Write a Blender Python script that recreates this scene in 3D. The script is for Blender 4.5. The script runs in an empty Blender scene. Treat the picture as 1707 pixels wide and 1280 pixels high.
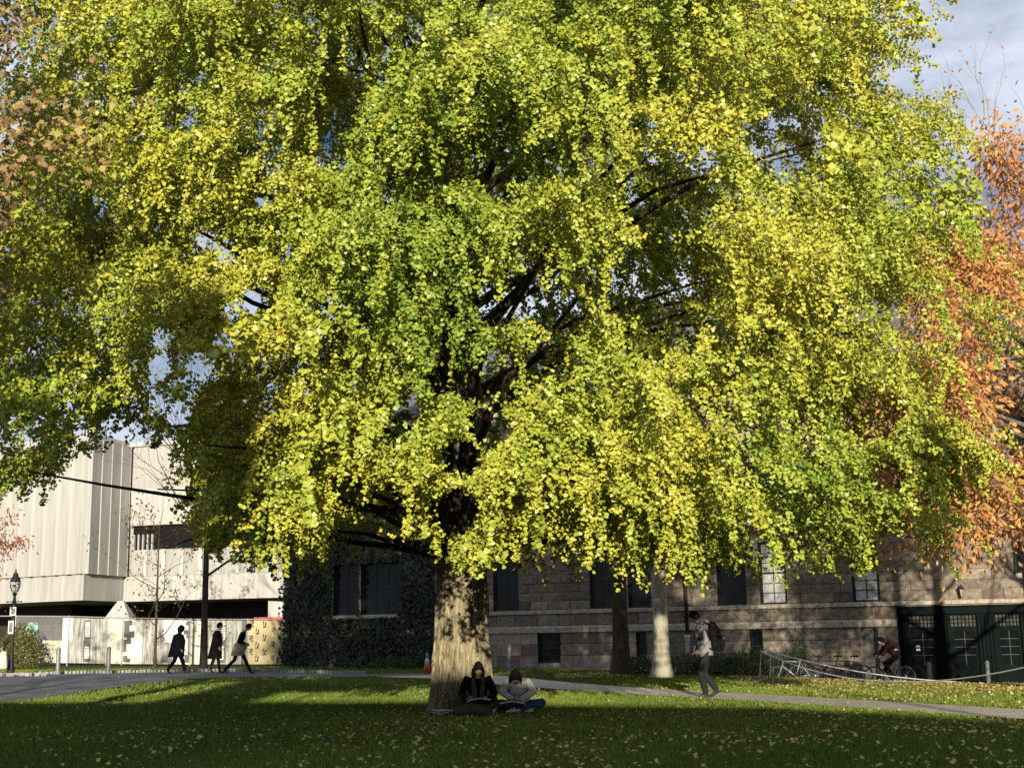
import bpy, bmesh, math, random
import numpy as np
from mathutils import Vector, Matrix, Euler

# ------------------------------------------------------------------ camera, sky, sun, exposure
scene = bpy.context.scene
COL = scene.collection
FPX, CAMH, PITCH, ROLL = 2200.0, 1.35, math.radians(10.76), math.radians(-1.0)
cam_data = bpy.data.cameras.new('camera')
cam = bpy.data.objects.new('camera', cam_data)
COL.objects.link(cam)
cam_data.sensor_width = 36.0
cam_data.lens = FPX / 1707.0 * 36.0
cam_data.clip_end = 6000.0
cam.matrix_world = (Matrix.Translation((0, 0, CAMH)) @ Matrix.Rotation(math.pi / 2 + PITCH, 4, 'X')
                    @ Matrix.Rotation(ROLL, 4, 'Z'))
scene.camera = cam

SUN_EL = math.radians(10.8)
SUN_DIR = Vector((0.02, -1.0, 0)).normalized() * math.cos(SUN_EL) + Vector((0, 0, math.sin(SUN_EL)))  # towards the sun
world = bpy.data.worlds.new('World')
scene.world = world
world.use_nodes = True
wn, wl = world.node_tree.nodes, world.node_tree.links
wn.clear()
w_out = wn.new('ShaderNodeOutputWorld')
w_bg = wn.new('ShaderNodeBackground')
w_sky = wn.new('ShaderNodeTexSky')
w_sky.sky_type = 'NISHITA'
w_sky.sun_disc = False
w_sky.sun_elevation = SUN_EL
w_sky.sun_rotation = math.atan2(SUN_DIR.x, SUN_DIR.y)
w_sky.air_density = 1.0
w_sky.dust_density = 0.3
w_sky.ozone_density = 4.0
w_bg.inputs['Strength'].default_value = 0.05
w_geo = wn.new('ShaderNodeTexCoord')
w_map = wn.new('ShaderNodeMapping')
w_map.inputs['Scale'].default_value = (1.0, 1.0, 2.6)
w_noise = wn.new('ShaderNodeTexNoise')
w_noise.inputs['Scale'].default_value = 2.6
w_noise.inputs['Detail'].default_value = 7.0
w_noise.inputs['Roughness'].default_value = 0.58
w_ramp = wn.new('ShaderNodeValToRGB')
w_ramp.color_ramp.elements[0].position = 0.39
w_ramp.color_ramp.elements[1].position = 0.60
w_mix = wn.new('ShaderNodeMix')
w_mix.data_type = 'RGBA'
w_mix.inputs[7].default_value = (10.0, 10.9, 12.8, 1)
wl.new(w_geo.outputs['Generated'], w_map.inputs['Vector'])
wl.new(w_map.outputs[0], w_noise.inputs['Vector'])
wl.new(w_noise.outputs['Fac'], w_ramp.inputs['Fac'])
wl.new(w_ramp.outputs['Color'], w_mix.inputs[0])
wl.new(w_sky.outputs[0], w_mix.inputs[6])
wl.new(w_mix.outputs[2], w_bg.inputs['Color'])
wl.new(w_bg.outputs[0], w_out.inputs['Surface'])

sun_data = bpy.data.lights.new('sun', 'SUN')
sun_data.energy = 5.0
sun_data.angle = math.radians(0.53)
sun_data.color = (1.0, 0.91, 0.74)
sun = bpy.data.objects.new('sun', sun_data)
sun.rotation_euler = SUN_DIR.to_track_quat('Z', 'Y').to_euler()
sun.location = SUN_DIR * 60
COL.objects.link(sun)

scene.view_settings.view_transform = 'Standard'
scene.view_settings.look = 'None'
scene.view_settings.gamma = 1.0
scene.view_settings.exposure = 0.55
scene.render.engine = 'CYCLES'
scene.cycles.max_bounces = 6
scene.cycles.diffuse_bounces = 1
scene.cycles.glossy_bounces = 2
scene.cycles.transmission_bounces = 3
scene.cycles.transparent_max_bounces = 6
scene.cycles.use_denoising = False
scene.cycles.use_adaptive_sampling = False

# ------------------------------------------------------------------ helpers
rnd = random.Random(7)
rng = np.random.default_rng(11)

def S(t):
    t = max(0.0, min(1.0, t))
    return t * t * (3 - 2 * t)

def ground(x, y):
    """height of the terrain"""
    z = 0.24 * S((-4 - x) / 8) * S((y - 30) / 14) * (1 - 0.7 * S((y - 52) / 14) * S((x + 23) / 10))
    s = ((x - 6.4) * 11 + (y - 40.0) * 5.3) / 12.2
    z -= 0.56 * S(s / 5.0) * S((y - 18) / 8)
    z += 0.05 * math.sin(x * .21 + 1.3) * math.sin(y * .17) * S((y - 5) / 10) * S((60 - y) / 10)
    return z

GV = np.vectorize(ground)

def vnoise(p, scale=1.0, seed=0):
    """smooth 3D value noise, 0..1, for an (n,3) array"""
    q = np.asarray(p, float) * scale + seed * 17.31
    i = np.floor(q).astype(np.int64)
    f = q - i
    f = f * f * (3 - 2 * f)
    def h(a, b, c):
        n = (a * 374761393 + b * 668265263 + c * 2147483647 + seed * 974711) & 0xffffffff
        n = ((n ^ (n >> 13)) * 1274126177) & 0xffffffff
        n = n ^ (n >> 16)
        return (n & 0xffff) / 65535.0
    r = 0
    for dx in (0, 1):
        for dy in (0, 1):
            for dz in (0, 1):
                w = (f[:, 0] if dx else 1 - f[:, 0]) * (f[:, 1] if dy else 1 - f[:, 1]) * (f[:, 2] if dz else 1 - f[:, 2])
                r = r + w * h(i[:, 0] + dx, i[:, 1] + dy, i[:, 2] + dz)
    return r

def nrm(v):
    v = np.asarray(v, float)
    return v / np.maximum(np.linalg.norm(v, axis=-1, keepdims=True), 1e-9)

def tag(o, label=None, cat=None, group=None, kind=None):
    if label: o['label'] = label
    if cat: o['category'] = cat
    if group: o['group'] = group
    if kind: o['kind'] = kind
    return o

def empty(name, loc=(0, 0, 0), rz=0.0, parent=None):
    o = bpy.data.objects.new(name, None)
    o.empty_display_size = 0.2
    COL.objects.link(o)
    o.location = loc
    o.rotation_euler = (0, 0, rz)
    if parent: o.parent = parent
    return o

def link_mesh(name, me, mats, parent=None, loc=None, rot=None):
    o = bpy.data.objects.new(name, me)
    COL.objects.link(o)
    if mats is not None:
        for m in (mats if isinstance(mats, (list, tuple)) else [mats]):
            if len(me.materials) < (len(mats) if isinstance(mats, (list, tuple)) else 1):
                me.materials.append(m)
    if parent: o.parent = parent
    if loc is not None: o.location = loc
    if rot is not None: o.rotation_euler = rot
    return o

def copy_tree(o, parent=None):
    c = o.copy()
    COL.objects.link(c)
    c.parent = parent
    for ch in list(o.children):
        copy_tree(ch, c)
    return c

class MB:
    """collects simple shapes into one mesh"""
    def __init__(self):
        self.v, self.f, self.m = [], [], []
    def add(self, verts, faces, mi=0):
        b = len(self.v)
        self.v += [tuple(map(float, p)) for p in verts]
        self.f += [tuple(i + b for i in f) for f in faces]
        self.m += [mi] * len(faces)
        return self
    def box(self, c, s, rz=0.0, mi=0, taper=1.0, M=None):
        hx, hy, hz = s[0] / 2, s[1] / 2, s[2] / 2
        vs = []
        for z, k in ((-hz, 1.0), (hz, taper)):
            for x, y in ((-hx, -hy), (hx, -hy), (hx, hy), (-hx, hy)):
                vs.append(Vector((x * k, y * k, z)))
        R = M if M is not None else Matrix.Rotation(rz, 3, 'Z')
        vs = [R @ p + Vector(c) for p in vs]
        return self.add(vs, [(3, 2, 1, 0), (4, 5, 6, 7), (0, 1, 5, 4), (1, 2, 6, 5), (2, 3, 7, 6), (3, 0, 4, 7)], mi)
    def box2(self, a, b, mi=0):
        return self.box([(a[i] + b[i]) / 2 for i in range(3)], [abs(b[i] - a[i]) for i in range(3)], mi=mi)
    def tube(self, pts, radii, n=8, mi=0, side=None, flat=None, cap=True):
        """loft round (or elliptical: flat = second radius list, side = axis of first) rings along pts"""
        P = [Vector(p) for p in pts]
        if not isinstance(radii, (list, tuple, np.ndarray)): radii = [radii] * len(P)
        ref = Vector(side) if side is not None else None
        vs = []
        prev = None
        for i, p in enumerate(P):
            t = (P[min(i + 1, len(P) - 1)] - P[max(i - 1, 0)])
            t = t.normalized() if t.length > 1e-9 else Vector((0, 0, 1))
            if ref is not None: a = ref - t * ref.dot(t)
            elif prev is not None: a = prev - t * prev.dot(t)
            else:
                a = Vector((1, 0, 0)) if abs(t.x) < .8 else Vector((0, 1, 0))
                a = a - t * a.dot(t)
            if a.length < 1e-6:
                a = Vector((0, 1, 0)) - t * t.y
                if a.length < 1e-6: a = Vector((1, 0, 0))
            a.normalize()
            prev = a
            b = t.cross(a)
            r1 = radii[i]
            r2 = flat[i] if flat is not None else r1
            for k in range(n):
                an = 2 * math.pi * k / n
                vs.append(p + a * (r1 * math.cos(an)) + b * (r2 * math.sin(an)))
        fs = []
        for i in range(len(P) - 1):
            for k in range(n):
                k2 = (k + 1) % n
                fs.append((i * n + k, i * n + k2, (i + 1) * n + k2, (i + 1) * n + k))
        if cap:
            fs.append(tuple(range(n - 1, -1, -1)))
            fs.append(tuple((len(P) - 1) * n + k for k in range(n)))
        return self.add(vs, fs, mi)
    def lathe(self, prof, c=(0, 0, 0), n=14, mi=0):
        return self.tube([(c[0], c[1], c[2] + z) for r, z in prof], [max(r, 1e-4) for r, z in prof], n, mi, side=(1, 0, 0))
    def ball(self, c, r, n=10, m=7, mi=0, M=None):
        if not isinstance(r, (tuple, list)): r = (r, r, r)
        vs = []
        for i in range(m + 1):
            th = math.pi * i / m
            for k in range(n):
                an = 2 * math.pi * k / n
                p = Vector((r[0] * math.sin(th) * math.cos(an), r[1] * math.sin(th) * math.sin(an), r[2] * math.cos(th)))
                if M is not None: p = M @ p
                vs.append(p + Vector(c))
        fs = [(i * n + k, (i + 1) * n + k, (i + 1) * n + (k + 1) % n, i * n + (k + 1) % n) for i in range(m) for k in range(n)]
        return self.add(vs, fs, mi)
    def mesh(self, name, smooth=False):
        me = bpy.data.meshes.new(name)
        me.from_pydata(self.v, [], self.f)
        me.polygons.foreach_set('material_index', self.m)
        if smooth: me.polygons.foreach_set('use_smooth', [True] * len(self.f))
        me.update()
        return me
    def build(self, name, mats, parent=None, loc=None, rz=None, smooth=False):
        return link_mesh(name, self.mesh(name, smooth), mats, parent, loc, None if rz is None else (0, 0, rz))

# ------------------------------------------------------------------ materials
MATS = {}
def mat(name, col, rough=.75, var=.25, scale=6.0, bump=0.0, bscale=None, metal=0.0, spec=.35, col2=None, stretch=(1, 1, 1), detail=5.0, coord='Object'):
    """plain procedural surface: base colour broken up by noise, with noise relief"""
    if name in MATS: return MATS[name]
    m = bpy.data.materials.new(name)
    m.use_nodes = True
    nt = m.node_tree
    N, L = nt.nodes, nt.links
    p = N['Principled BSDF']
    p.inputs['Roughness'].default_value = rough
    p.inputs['Metallic'].default_value = metal
    p.inputs['Specular IOR Level'].default_value = spec
    tc = N.new('ShaderNodeTexCoord')
    mp = N.new('ShaderNodeMapping')
    mp.inputs['Scale'].default_value = stretch
    L.new(tc.outputs[coord], mp.inputs['Vector'])
    nz = N.new('ShaderNodeTexNoise')
    nz.inputs['Scale'].default_value = scale
    nz.inputs['Detail'].default_value = detail
    nz.inputs['Roughness'].default_value = .62
    L.new(mp.outputs[0], nz.inputs['Vector'])
    rp = N.new('ShaderNodeValToRGB')
    c1 = tuple(c * (1 - var) for c in col)
    c2 = col2 if col2 else tuple(min(1, c * (1 + var)) for c in col)
    rp.color_ramp.elements[0].position = .3
    rp.color_ramp.elements[1].position = .7
    rp.color_ramp.elements[0].color = (*c1, 1)
    rp.color_ramp.elements[1].color = (*c2, 1)
    L.new(nz.outputs['Fac'], rp.inputs['Fac'])
    L.new(rp.outputs['Color'], p.inputs['Base Color'])
    if bump:
        n2 = N.new('ShaderNodeTexNoise')
        n2.inputs['Scale'].default_value = bscale or scale * 4
        n2.inputs['Detail'].default_value = 4
        L.new(mp.outputs[0], n2.inputs['Vector'])
        b = N.new('ShaderNodeBump')
        b.inputs['Strength'].default_value = bump
        b.inputs['Distance'].default_value = .02
        L.new(n2.outputs['Fac'], b.inputs['Height'])
        L.new(b.outputs[0], p.inputs['Normal'])
    MATS[name] = m
    return m

def leaf_mat(name, stops, trans=.35, rough=.5, spec=.25):
    """foliage colour along the per-leaf attribute 'hue' (the leaf's own colour), with light passing through the blade"""
    m = bpy.data.materials.new(name)
    m.use_nodes = True
    N, L = m.node_tree.nodes, m.node_tree.links
    p = N['Principled BSDF']
    p.inputs['Roughness'].default_value = rough
    p.inputs['Specular IOR Level'].default_value = spec
    at = N.new('ShaderNodeAttribute')
    at.attribute_name = 'hue'
    rp = N.new('ShaderNodeValToRGB')
    el = rp.color_ramp.elements
    while len(el) < len(stops): el.new(.5)
    for e, (pos, c) in zip(el, stops):
        e.position = pos
        e.color = (*c, 1)
    L.new(at.outputs['Fac'], rp.inputs['Fac'])
    L.new(rp.outputs['Color'], p.inputs['Base Color'])
    tr = N.new('ShaderNodeBsdfTranslucent')
    L.new(rp.outputs['Color'], tr.inputs['Color'])
    mx = N.new('ShaderNodeMixShader')
    mx.inputs[0].default_value = trans
    L.new(p.outputs[0], mx.inputs[1])
    L.new(tr.outputs[0], mx.inputs[2])
    L.new(mx.outputs[0], N['Material Output'].inputs['Surface'])
    return m

# leaf outlines: (x across, y along the blade, z off the blade), faces
FAN = ([(0, -.25, 0), (-.56, .34, .10), (-.30, .66, .02), (0, .55, -.06), (.30, .66, .02), (.56, .34, .10)],
       [(0, 2, 1), (0, 3, 2), (0, 4, 3), (0, 5, 4)])
FAN2 = ([(0, -.2, 0), (-.55, .4, .08), (0, .68, -.04), (.55, .4, .08)], [(0, 2, 1), (0, 3, 2)])
OVAL = ([(0, -.5, 0), (-.2, -.05, .05), (-.16, .28, .03), (0, .55, -.05), (.16, .28, .03), (.2, -.05, .05)],
        [(0, 5, 1), (1, 5, 2), (2, 5, 4), (2, 4, 3)])
LOBED = ([(0, -.5, 0), (-.28, -.28, .05), (-.55, -.05, .12), (-.22, .02, 0), (-.38, .36, .1), (-.1, .2, 0), (0, .6, -.06),
          (.1, .2, 0), (.38, .36, .1), (.22, .02, 0), (.55, -.05, .12), (.28, -.28, .05)],
         [(0, 3, 1), (1, 3, 2), (0, 9, 3), (3, 5, 4), (3, 9, 5), (5, 9, 7), (5, 7, 6), (7, 9, 8), (0, 11, 9), (9, 11, 10)])
BLADE = ([(-.5, 0, 0), (.5, 0, 0), (0, 1, .25)], [(0, 1, 2)])

def leaves_mesh(name, pos, along, normal, size, hue, shape, width=None):
    """one mesh of many small leaf blades"""
    tv = np.array(shape[0], float)
    tf = shape[1]
    n = len(pos)
    al = nrm(along)
    nn = np.asarray(normal, float)
    nn = nrm(nn - al * np.sum(nn * al, 1, keepdims=True))
    sd = np.cross(al, nn)
    size = np.asarray(size, float)
    w = size if width is None else np.asarray(width, float)
    V = (pos[:, None, :] + sd[:, None, :] * (tv[None, :, 0, None] * w[:, None, None])
         + al[:, None, :] * (tv[None, :, 1, None] * size[:, None, None])
         + nn[:, None, :] * (tv[None, :, 2, None] * size[:, None, None]))
    k = len(tv)
    V = V.reshape(-1, 3)
    T = np.array(tf, np.int32)
    Fc = (T[None] + (np.arange(n, dtype=np.int32) * k)[:, None, None]).reshape(-1)
    nf = n * len(tf)
    me = bpy.data.meshes.new(name)
    me.vertices.add(len(V))
    me.vertices.foreach_set('co', V.astype(np.float32).ravel())
    me.loops.add(nf * 3)
    me.loops.foreach_set('vertex_index', Fc)
    me.polygons.add(nf)
    me.polygons.foreach_set('loop_start', np.arange(nf, dtype=np.int32) * 3)
    a = me.attributes.new('hue', 'FLOAT', 'POINT')
    a.data.foreach_set('value', np.repeat(np.clip(hue, 0, 1), k).astype(np.float32))
    me.update(calc_edges=True)
    return me
# ------------------------------------------------------------------ the great ginkgo
TRUNK = np.array([-1.02, 25.3, 0.0])
M_BARK = None
def bark_mat(name, dark, light, scale=9.0, strength=.9):
    m = bpy.data.materials.new(name)
    m.use_nodes = True
    N, L = m.node_tree.nodes, m.node_tree.links
    p = N['Principled BSDF']
    p.inputs['Roughness'].default_value = .9
    p.inputs['Specular IOR Level'].default_value = .15
    tc = N.new('ShaderNodeTexCoord')
    mp = N.new('ShaderNodeMapping')
    mp.inputs['Scale'].default_value = (1, 1, .24)
    L.new(tc.outputs['Object'], mp.inputs['Vector'])
    nz = N.new('ShaderNodeTexNoise')
    nz.inputs['Scale'].default_value = scale
    nz.inputs['Detail'].default_value = 8
    nz.inputs['Roughness'].default_value = .65
    nz.inputs['Distortion'].default_value = 1.3
    L.new(mp.outputs[0], nz.inputs['Vector'])
    rp = N.new('ShaderNodeValToRGB')
    rp.color_ramp.elements[0].position = .36
    rp.color_ramp.elements[1].position = .56
    rp.color_ramp.elements[0].color = (*dark, 1)
    rp.color_ramp.elements[1].color = (*light, 1)
    L.new(nz.outputs['Fac'], rp.inputs['Fac'])
    L.new(rp.outputs[0], p.inputs['Base Color'])
    b = N.new('ShaderNodeBump')
    b.inputs['Strength'].default_value = strength
    b.inputs['Distance'].default_value = .08
    L.new(nz.outputs['Fac'], b.inputs['Height'])
    L.new(b.outputs[0], p.inputs['Normal'])
    return m
M_BARK = bark_mat('ginkgo_bark', (.10, .072, .045), (.40, .34, .205), 13, 1.0)
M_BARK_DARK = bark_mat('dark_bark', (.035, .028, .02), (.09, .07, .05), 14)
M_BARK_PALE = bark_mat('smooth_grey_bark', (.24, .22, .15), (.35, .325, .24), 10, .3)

def trunk_mesh(name, base, height, radii, flare=.35, ridges=0.035, nseg=72, nz=70, lean=(0, 0), freq=15, seed=0):
    """tapered trunk with root flare and furrowed ridges; radii = [(z, r), ...]"""
    zs = np.linspace(-.25, height, nz)
    zs = np.sign(zs) * np.abs(zs / height) ** 1.4 * height
    zz, rr = zip(*radii)
    V = []
    for z in zs:
        r = np.interp(z, zz, rr)
        for k in range(nseg):
            a = 2 * math.pi * k / nseg
            fl = flare * math.exp(-max(z, 0) * 2.6) * (.6 + .4 * math.sin(a * 5 + seed) ** 2 + .25 * math.sin(a * 3 + 1 + seed))
            V.append((math.cos(a), math.sin(a), z, r + fl))
    V = np.array(V)
    q = np.stack([V[:, 0] * freq * .12 * 3, V[:, 1] * freq * .12 * 3, V[:, 2] * .55], 1)
    n1 = vnoise(q, 1.9, 3 + seed)
    n2 = vnoise(q, 5.0, 5 + seed)
    r = V[:, 3] + ridges * ((np.abs(n1 - .5) * 2) ** .8 * 1.3 - .5) + ridges * .7 * (n2 - .5)
    P = np.stack([base[0] + V[:, 0] * r + lean[0] * V[:, 2], base[1] + V[:, 1] * r + lean[1] * V[:, 2], base[2] + V[:, 2]], 1)
    fs = [(i * nseg + k, i * nseg + (k + 1) % nseg, (i + 1) * nseg + (k + 1) % nseg, (i + 1) * nseg + k) for i in range(nz - 1) for k in range(nseg)]
    fs.append(tuple((nz - 1) * nseg + k for k in range(nseg)))
    me = bpy.data.meshes.new(name)
    me.from_pydata(P.tolist(), [], fs)
    me.polygons.foreach_set('use_smooth', [True] * len(fs))
    me.update()
    return me

ginkgo = empty('ginkgo_tree', TRUNK)
tag(ginkgo, 'huge ginkgo with yellow green leaves hanging low, thick pale trunk two people lean beside', 'tree')
tm = trunk_mesh('trunk', (0, 0, 0), 18, [(-.3, .60), (0, .57), (.6, .53), (1.3, .495), (2.6, .46), (6, .40), (12, .2), (18, .04)], flare=.10, ridges=.075, nseg=150, nz=130)
link_mesh('trunk', tm, M_BARK, ginkgo)

def crown_R(z, phi):
    """outer radius of the crown at height z, azimuth phi (0 = +x, -pi/2 = towards the camera)"""
    zz = [1.6, 2.3, 2.8, 3.4, 4.2, 5.5, 7.0, 9.5, 12, 14, 16, 17.5, 18.6]
    rr = [5.0, 6.6, 7.4, 8.0, 8.5, 8.9, 9.1, 9.3, 9.3, 8.6, 6.8, 4.2, .8]
    r = np.interp(z, zz, rr)
    front = max(0.0, -math.sin(phi)) ** 2
    r = r * (1 - front) + front * min(r, float(np.interp(z, [1.8, 2.2, 2.7, 3.3, 4.0, 5], [3.6, 4.6, 5.7, 7.0, 8.3, 9.0])))
    return r * (1 + .07 * math.sin(3 * phi + .6 * z) + .06 * math.sin(7 * phi - 1.1 * z + 1) + .05 * math.sin(13 * phi + 2.3 * z))

# air gaps in the crown, world position and radius, where one sees through to the shade behind
def gap_list():
    g = []
    # (picture x, y, distance, radius, how far the gap runs on behind its mouth)
    for (px, py, Y, r, run) in [(1110, 330, 18.0, .8, 5), (1120, 470, 18.0, .95, 5), (1085, 555, 18.5, .45, 4), (1310, 225, 20.0, .75, 5), (1450, 690, 20.5, .6, 4), (1478, 790, 20.5, .35, 4),
                           (800, 640, 18.5, .36, 5), (815, 710, 18.5, .42, 5), (770, 760, 19.0, .4, 5), (762, 850, 20.5, .5, 4), (680, 690, 18.5, .3, 4), (640, 850, 20.0, .5, 3),
                           (600, 910, 20.5, .6, 3), (680, 950, 21.0, .6, 3), (585, 820, 20, .3, 3),
                           (415, 505, 19, 0.26, 16), (385, 520, 19, 0.22, 16), (268, 560, 19, 0.22, 16), (268, 610, 19, 0.26, 16), (272, 670, 19, 0.22, 16), (300, 690, 19, 0.26, 16), (345, 400, 19.0, 0.26, 16), (440, 335, 18.5, 0.19, 16),
                           (330, 610, 19, 0.29, 16), (370, 570, 19, 0.21, 16), (310, 640, 19, 0.21, 16), (375, 420, 19, .25, 14), (180, 115, 19.5, 0.19, 16), (130, 130, 19.5, 0.17, 16),
                           (200, 305, 20, 0.17, 16), (1180, 265, 19, .25, 14), (1500, 120, 21, .14, 14), (1545, 120, 21, .12, 14), (1470, 260, 21, .16, 12),
                           (430, 500, 18, .3, 10), (150, 370, 19, .5, 3), (1360, 180, 20, .35, 3), (600, 110, 19.5, .3, 3), (560, 260, 18.5, .32, 4), (690, 60, 19.5, .32, 4), (640, 130, 19.5, .25, 4), (1540, 500, 20, .3, 3), (1280, 570, 18.5, .32, 3),
                           (845, 330, 18, .25, 3), (870, 400, 18, .22, 3), (880, 490, 18, .3, 4), (850, 520, 18, .25, 4), (500, 600, 18, .22, 2), (1350, 690, 19.5, .3, 3), (1200, 620, 18.5, .25, 3),
                           (1490, 915, 21, .35, 8)]:
        n = max(2, int((run + 3.6) / .45))
        for k in range(n + 1):
            d = -3.6 + (run + 3.6) * k / n
            a = px_at(px, py, Y + d)
            g.append((a[0], a[1], a[2], r * (Y + d) / Y))
    # the sun's way down to the trunk foot
    for d in np.arange(.7, 9.5, .4):
        g.append((TRUNK[0] + .02 * d, TRUNK[1] - d, .62 + .19 * d, .44))
    # and on to the pale trunk behind
    for d in np.arange(12, 26, .4):
        for z in (.2, .65, 1.1, 1.55):
            g.append((4.36 + .02 * d + .05 * math.sin(d * 2 + z * 3), 40.5 - d, z + .19 * d, .36))
    return np.array(g)

def px_at(x, y, Y):
    v = Vector(((x - 853.5) / FPX, (640 - y) / FPX, -1.0))
    d = (cam.matrix_world.to_3x3() @ v)
    t = Y / d.y
    return np.array([d.x * t, d.y * t, CAMH + d.z * t])

GAPS = gap_list()

def bottom_edge(x):
    """how low the crown hangs along the front, by world x: dips and lifts of the hanging fringe"""
    return np.interp(x, [-9.5, -8.2, -7.4, -6.6, -5.9, -5.35, -5.0, -4.2, -2.9, -2.6, -1.7, -1.2, -.4, .6, 2, 3.5, 5, 5.7, 6.0, 6.6, 7.0, 7.8, 8.6],
                        [3.5, 3.5, 4.3, 4.9, 5.1, 4.6, 2.9, 2.4, 2.4, 2.8, 2.7, 2.3, 2.3, 2.25, 2.2, 2.15, 2.2, 2.3, 2.6, 2.5, 2.25, 2.25, 2.8])

def make_ginkgo():
    n_front, n_rest = 740, 430
    P_, A_, N_, SZ, HU, FR = [], [], [], [], [], []
    limbs = MB()
    shoots = []
    for bi in range(n_front + n_rest + 95):
        extra = bi >= n_front + n_rest        # the full middle of the crown, before the trunk
        front = bi < n_front or extra
        if extra:
            phi = -math.pi / 2 + rng.uniform(-.5, .42)
            z = rng.uniform(5.6, 13.0)
        elif front:
            phi = -math.pi / 2 + rng.uniform(-1.75, 1.75)
            z = rng.uniform(3.0, 15.4) if rng.random() < .86 else rng.uniform(2.9, 5.0)
        else:
            phi = math.pi / 2 + rng.uniform(-1.75, 1.75) if rng.random() < .8 else rng.uniform(-3.14, 3.14)
            z = rng.uniform(3.2, 18.2)
        lay = rng.choice([1.0, .84, .66, .45], p=[.50, .26, .14, .10])
        R = float(crown_R(z, phi)) * lay * rng.uniform(.93, 1.05)
        Lb = min(rng.uniform(1.9, 3.2), R * .7)
        o = np.array([math.cos(phi), math.sin(phi), 0])
        sd = np.array([-math.sin(phi), math.cos(phi), 0])
        rise = .12 + .25 * min(1, z / 14)
        tip = o * R + np.array([0, 0, z])
        start = o * (R - Lb) + np.array([0, 0, z - rise * Lb * .5 + .35])
        hue_b = rng.normal(0, .07)
        if bi % 16 == 0:                      # the bough's own wood, back to the trunk
            z0 = max(2.8, z - R * (.32 if z > 5 else .05) - rng.uniform(0, .8))
            r0 = .03 + .008 * R
            mid = o * (R * .35) + sd * rng.normal(0, .5) + np.array([0, 0, z0 + (z - z0) * .55 + .5])
            c0 = np.array([0, 0, z0])
            pts = []
            wob = rng.normal(0, .2, (9, 3)).cumsum(0) * .5
            for wi, t in enumerate(np.linspace(0, 1, 9)):
                q = (1 - t) ** 2 * c0 + 2 * t * (1 - t) * mid + t * t * (start * .6 + tip * .4)
                pts.append(q + wob[wi] * math.sin(t * 3.14))
            limbs.tube(pts, list(np.linspace(r0, .015, 9)), 6)
        for s in range(14 if front else 8):
            t = rng.uniform(.0, 1) ** .75
            wid = .95 * (1 - (t - .45) ** 2 * 1.6)
            lat = rng.uniform(-1, 1) * wid
            arch = .5 * math.sin(t * 2.2) - .7 * t * t
            p0 = start + (tip - start) * t + sd * lat + np.array([0, 0, arch - .22 * abs(lat)])
            shoots.append((p0, nrm(o + sd * (lat * .55 + rng.normal(0, .25))), hue_b, front, 3.0 if extra else z))
    a0 = np.array([q[0] for q in shoots]) + TRUNK
    void = .6 * vnoise(a0, .62, 31) + .4 * vnoise(a0, 1.5, 33)
    low = bottom_edge(a0[:, 0] * 22 / a0[:, 1]) + rng.uniform(0, .45, len(a0)) + np.clip((a0[:, 1] - 24) * .05, -.3, .5)
    for (p0, oo, hue_b, front, z), vd, be in zip(shoots, void, low):
        if front and vd < (.3 if z < 3.6 else (.405 if z < 9 else .33)): continue
        room = p0[2] - be
        if room < .2: continue
        down = np.array([0, 0, -1.0])
        thick = rng.uniform(.75, 1.3)
        if rng.random() < .36:           # a hanging rope of short shoots, drawn out to a thin swaying tip
            Ls = min(rng.uniform(.6, 1.35) * (.8 if z > 11 else 1), room * 1.02)
            nl = int((125 if front else 85) * Ls / 1.2 * rng.uniform(.75, 1.15))
            u = rng.random(nl) ** .9
            rad = .125 * thick * (1 - .6 * u) + .018
            sway = rng.normal(0, .15, 2)
            c = p0 + oo * (.38 * np.sin(np.minimum(u * 2.2, 1.6)) * min(1, Ls))[:, None] + down * (Ls * (.25 * u + .75 * u ** 1.5))[:, None]
            c = c + np.outer(u * u, np.array([sway[0], sway[1], 0]))
            dr = oo * .3 + down
        else:                            # a leafy twig reaching outward and nodding
            Ls = min(rng.uniform(.45, .95), room * 1.3)
            nl = int((95 if front else 70) * Ls / .7 * rng.uniform(.75, 1.15))
            u = rng.random(nl)
            rad = .17 * thick * (1 - .55 * u * u) + .02
            dr = nrm(oo * .9 + down * rng.uniform(-.1, .6) + rng.normal(0, .35, 3))
            c = p0 + dr * (Ls * u)[:, None] + down * (.38 * Ls * u * u)[:, None]
        knots = .6 + .55 * np.sin(u * rng.uniform(8, 15) + rng.uniform(0, 6)) ** 2
        off = nrm(rng.normal(0, 1, (nl, 3))) * (rng.random(nl) ** .45)[:, None]
        pos = c + off * (rad * knots)[:, None] * np.array([1, 1, .8])
        outw = nrm(off * .9 + oo * .5 + np.array([0, 0, .35]))
        nn = nrm(outw + rng.normal(0, .5, (nl, 3)))
        al = nrm(off * .7 + down * .6 + dr * .3 + rng.normal(0, .5, (nl, 3)))
        P_.append(pos); A_.append(al); N_.append(nn)
        SZ.append(rng.uniform(.045, .076, nl) * (1.0 if front else 1.7))
        HU.append(np.full(nl, hue_b) + rng.normal(0, .06) + rng.normal(0, .04, nl))
        FR.append(np.full(nl, front))
    P = np.concatenate(P_); A = np.concatenate(A_); Nn = np.concatenate(N_)
    SZ = np.concatenate(SZ); HU = np.concatenate(HU); FR = np.concatenate(FR)
    W = P + TRUNK
    keep = np.ones(len(P), bool)
    jit = rng.normal(0, .12, len(P))
    for gx, gy, gz, gr in GAPS:
        near = (np.abs(W[:, 0] - gx) < gr * 1.4) & (np.abs(W[:, 1] - gy) < gr * 1.4) & (np.abs(W[:, 2] - gz) < gr * 1.4) & keep
        idx = np.nonzero(near)[0]
        d = np.linalg.norm(W[idx] - np.array([gx, gy, gz]), axis=1)
        keep[idx[d < gr * (.92 + jit[idx])]] = False
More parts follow.
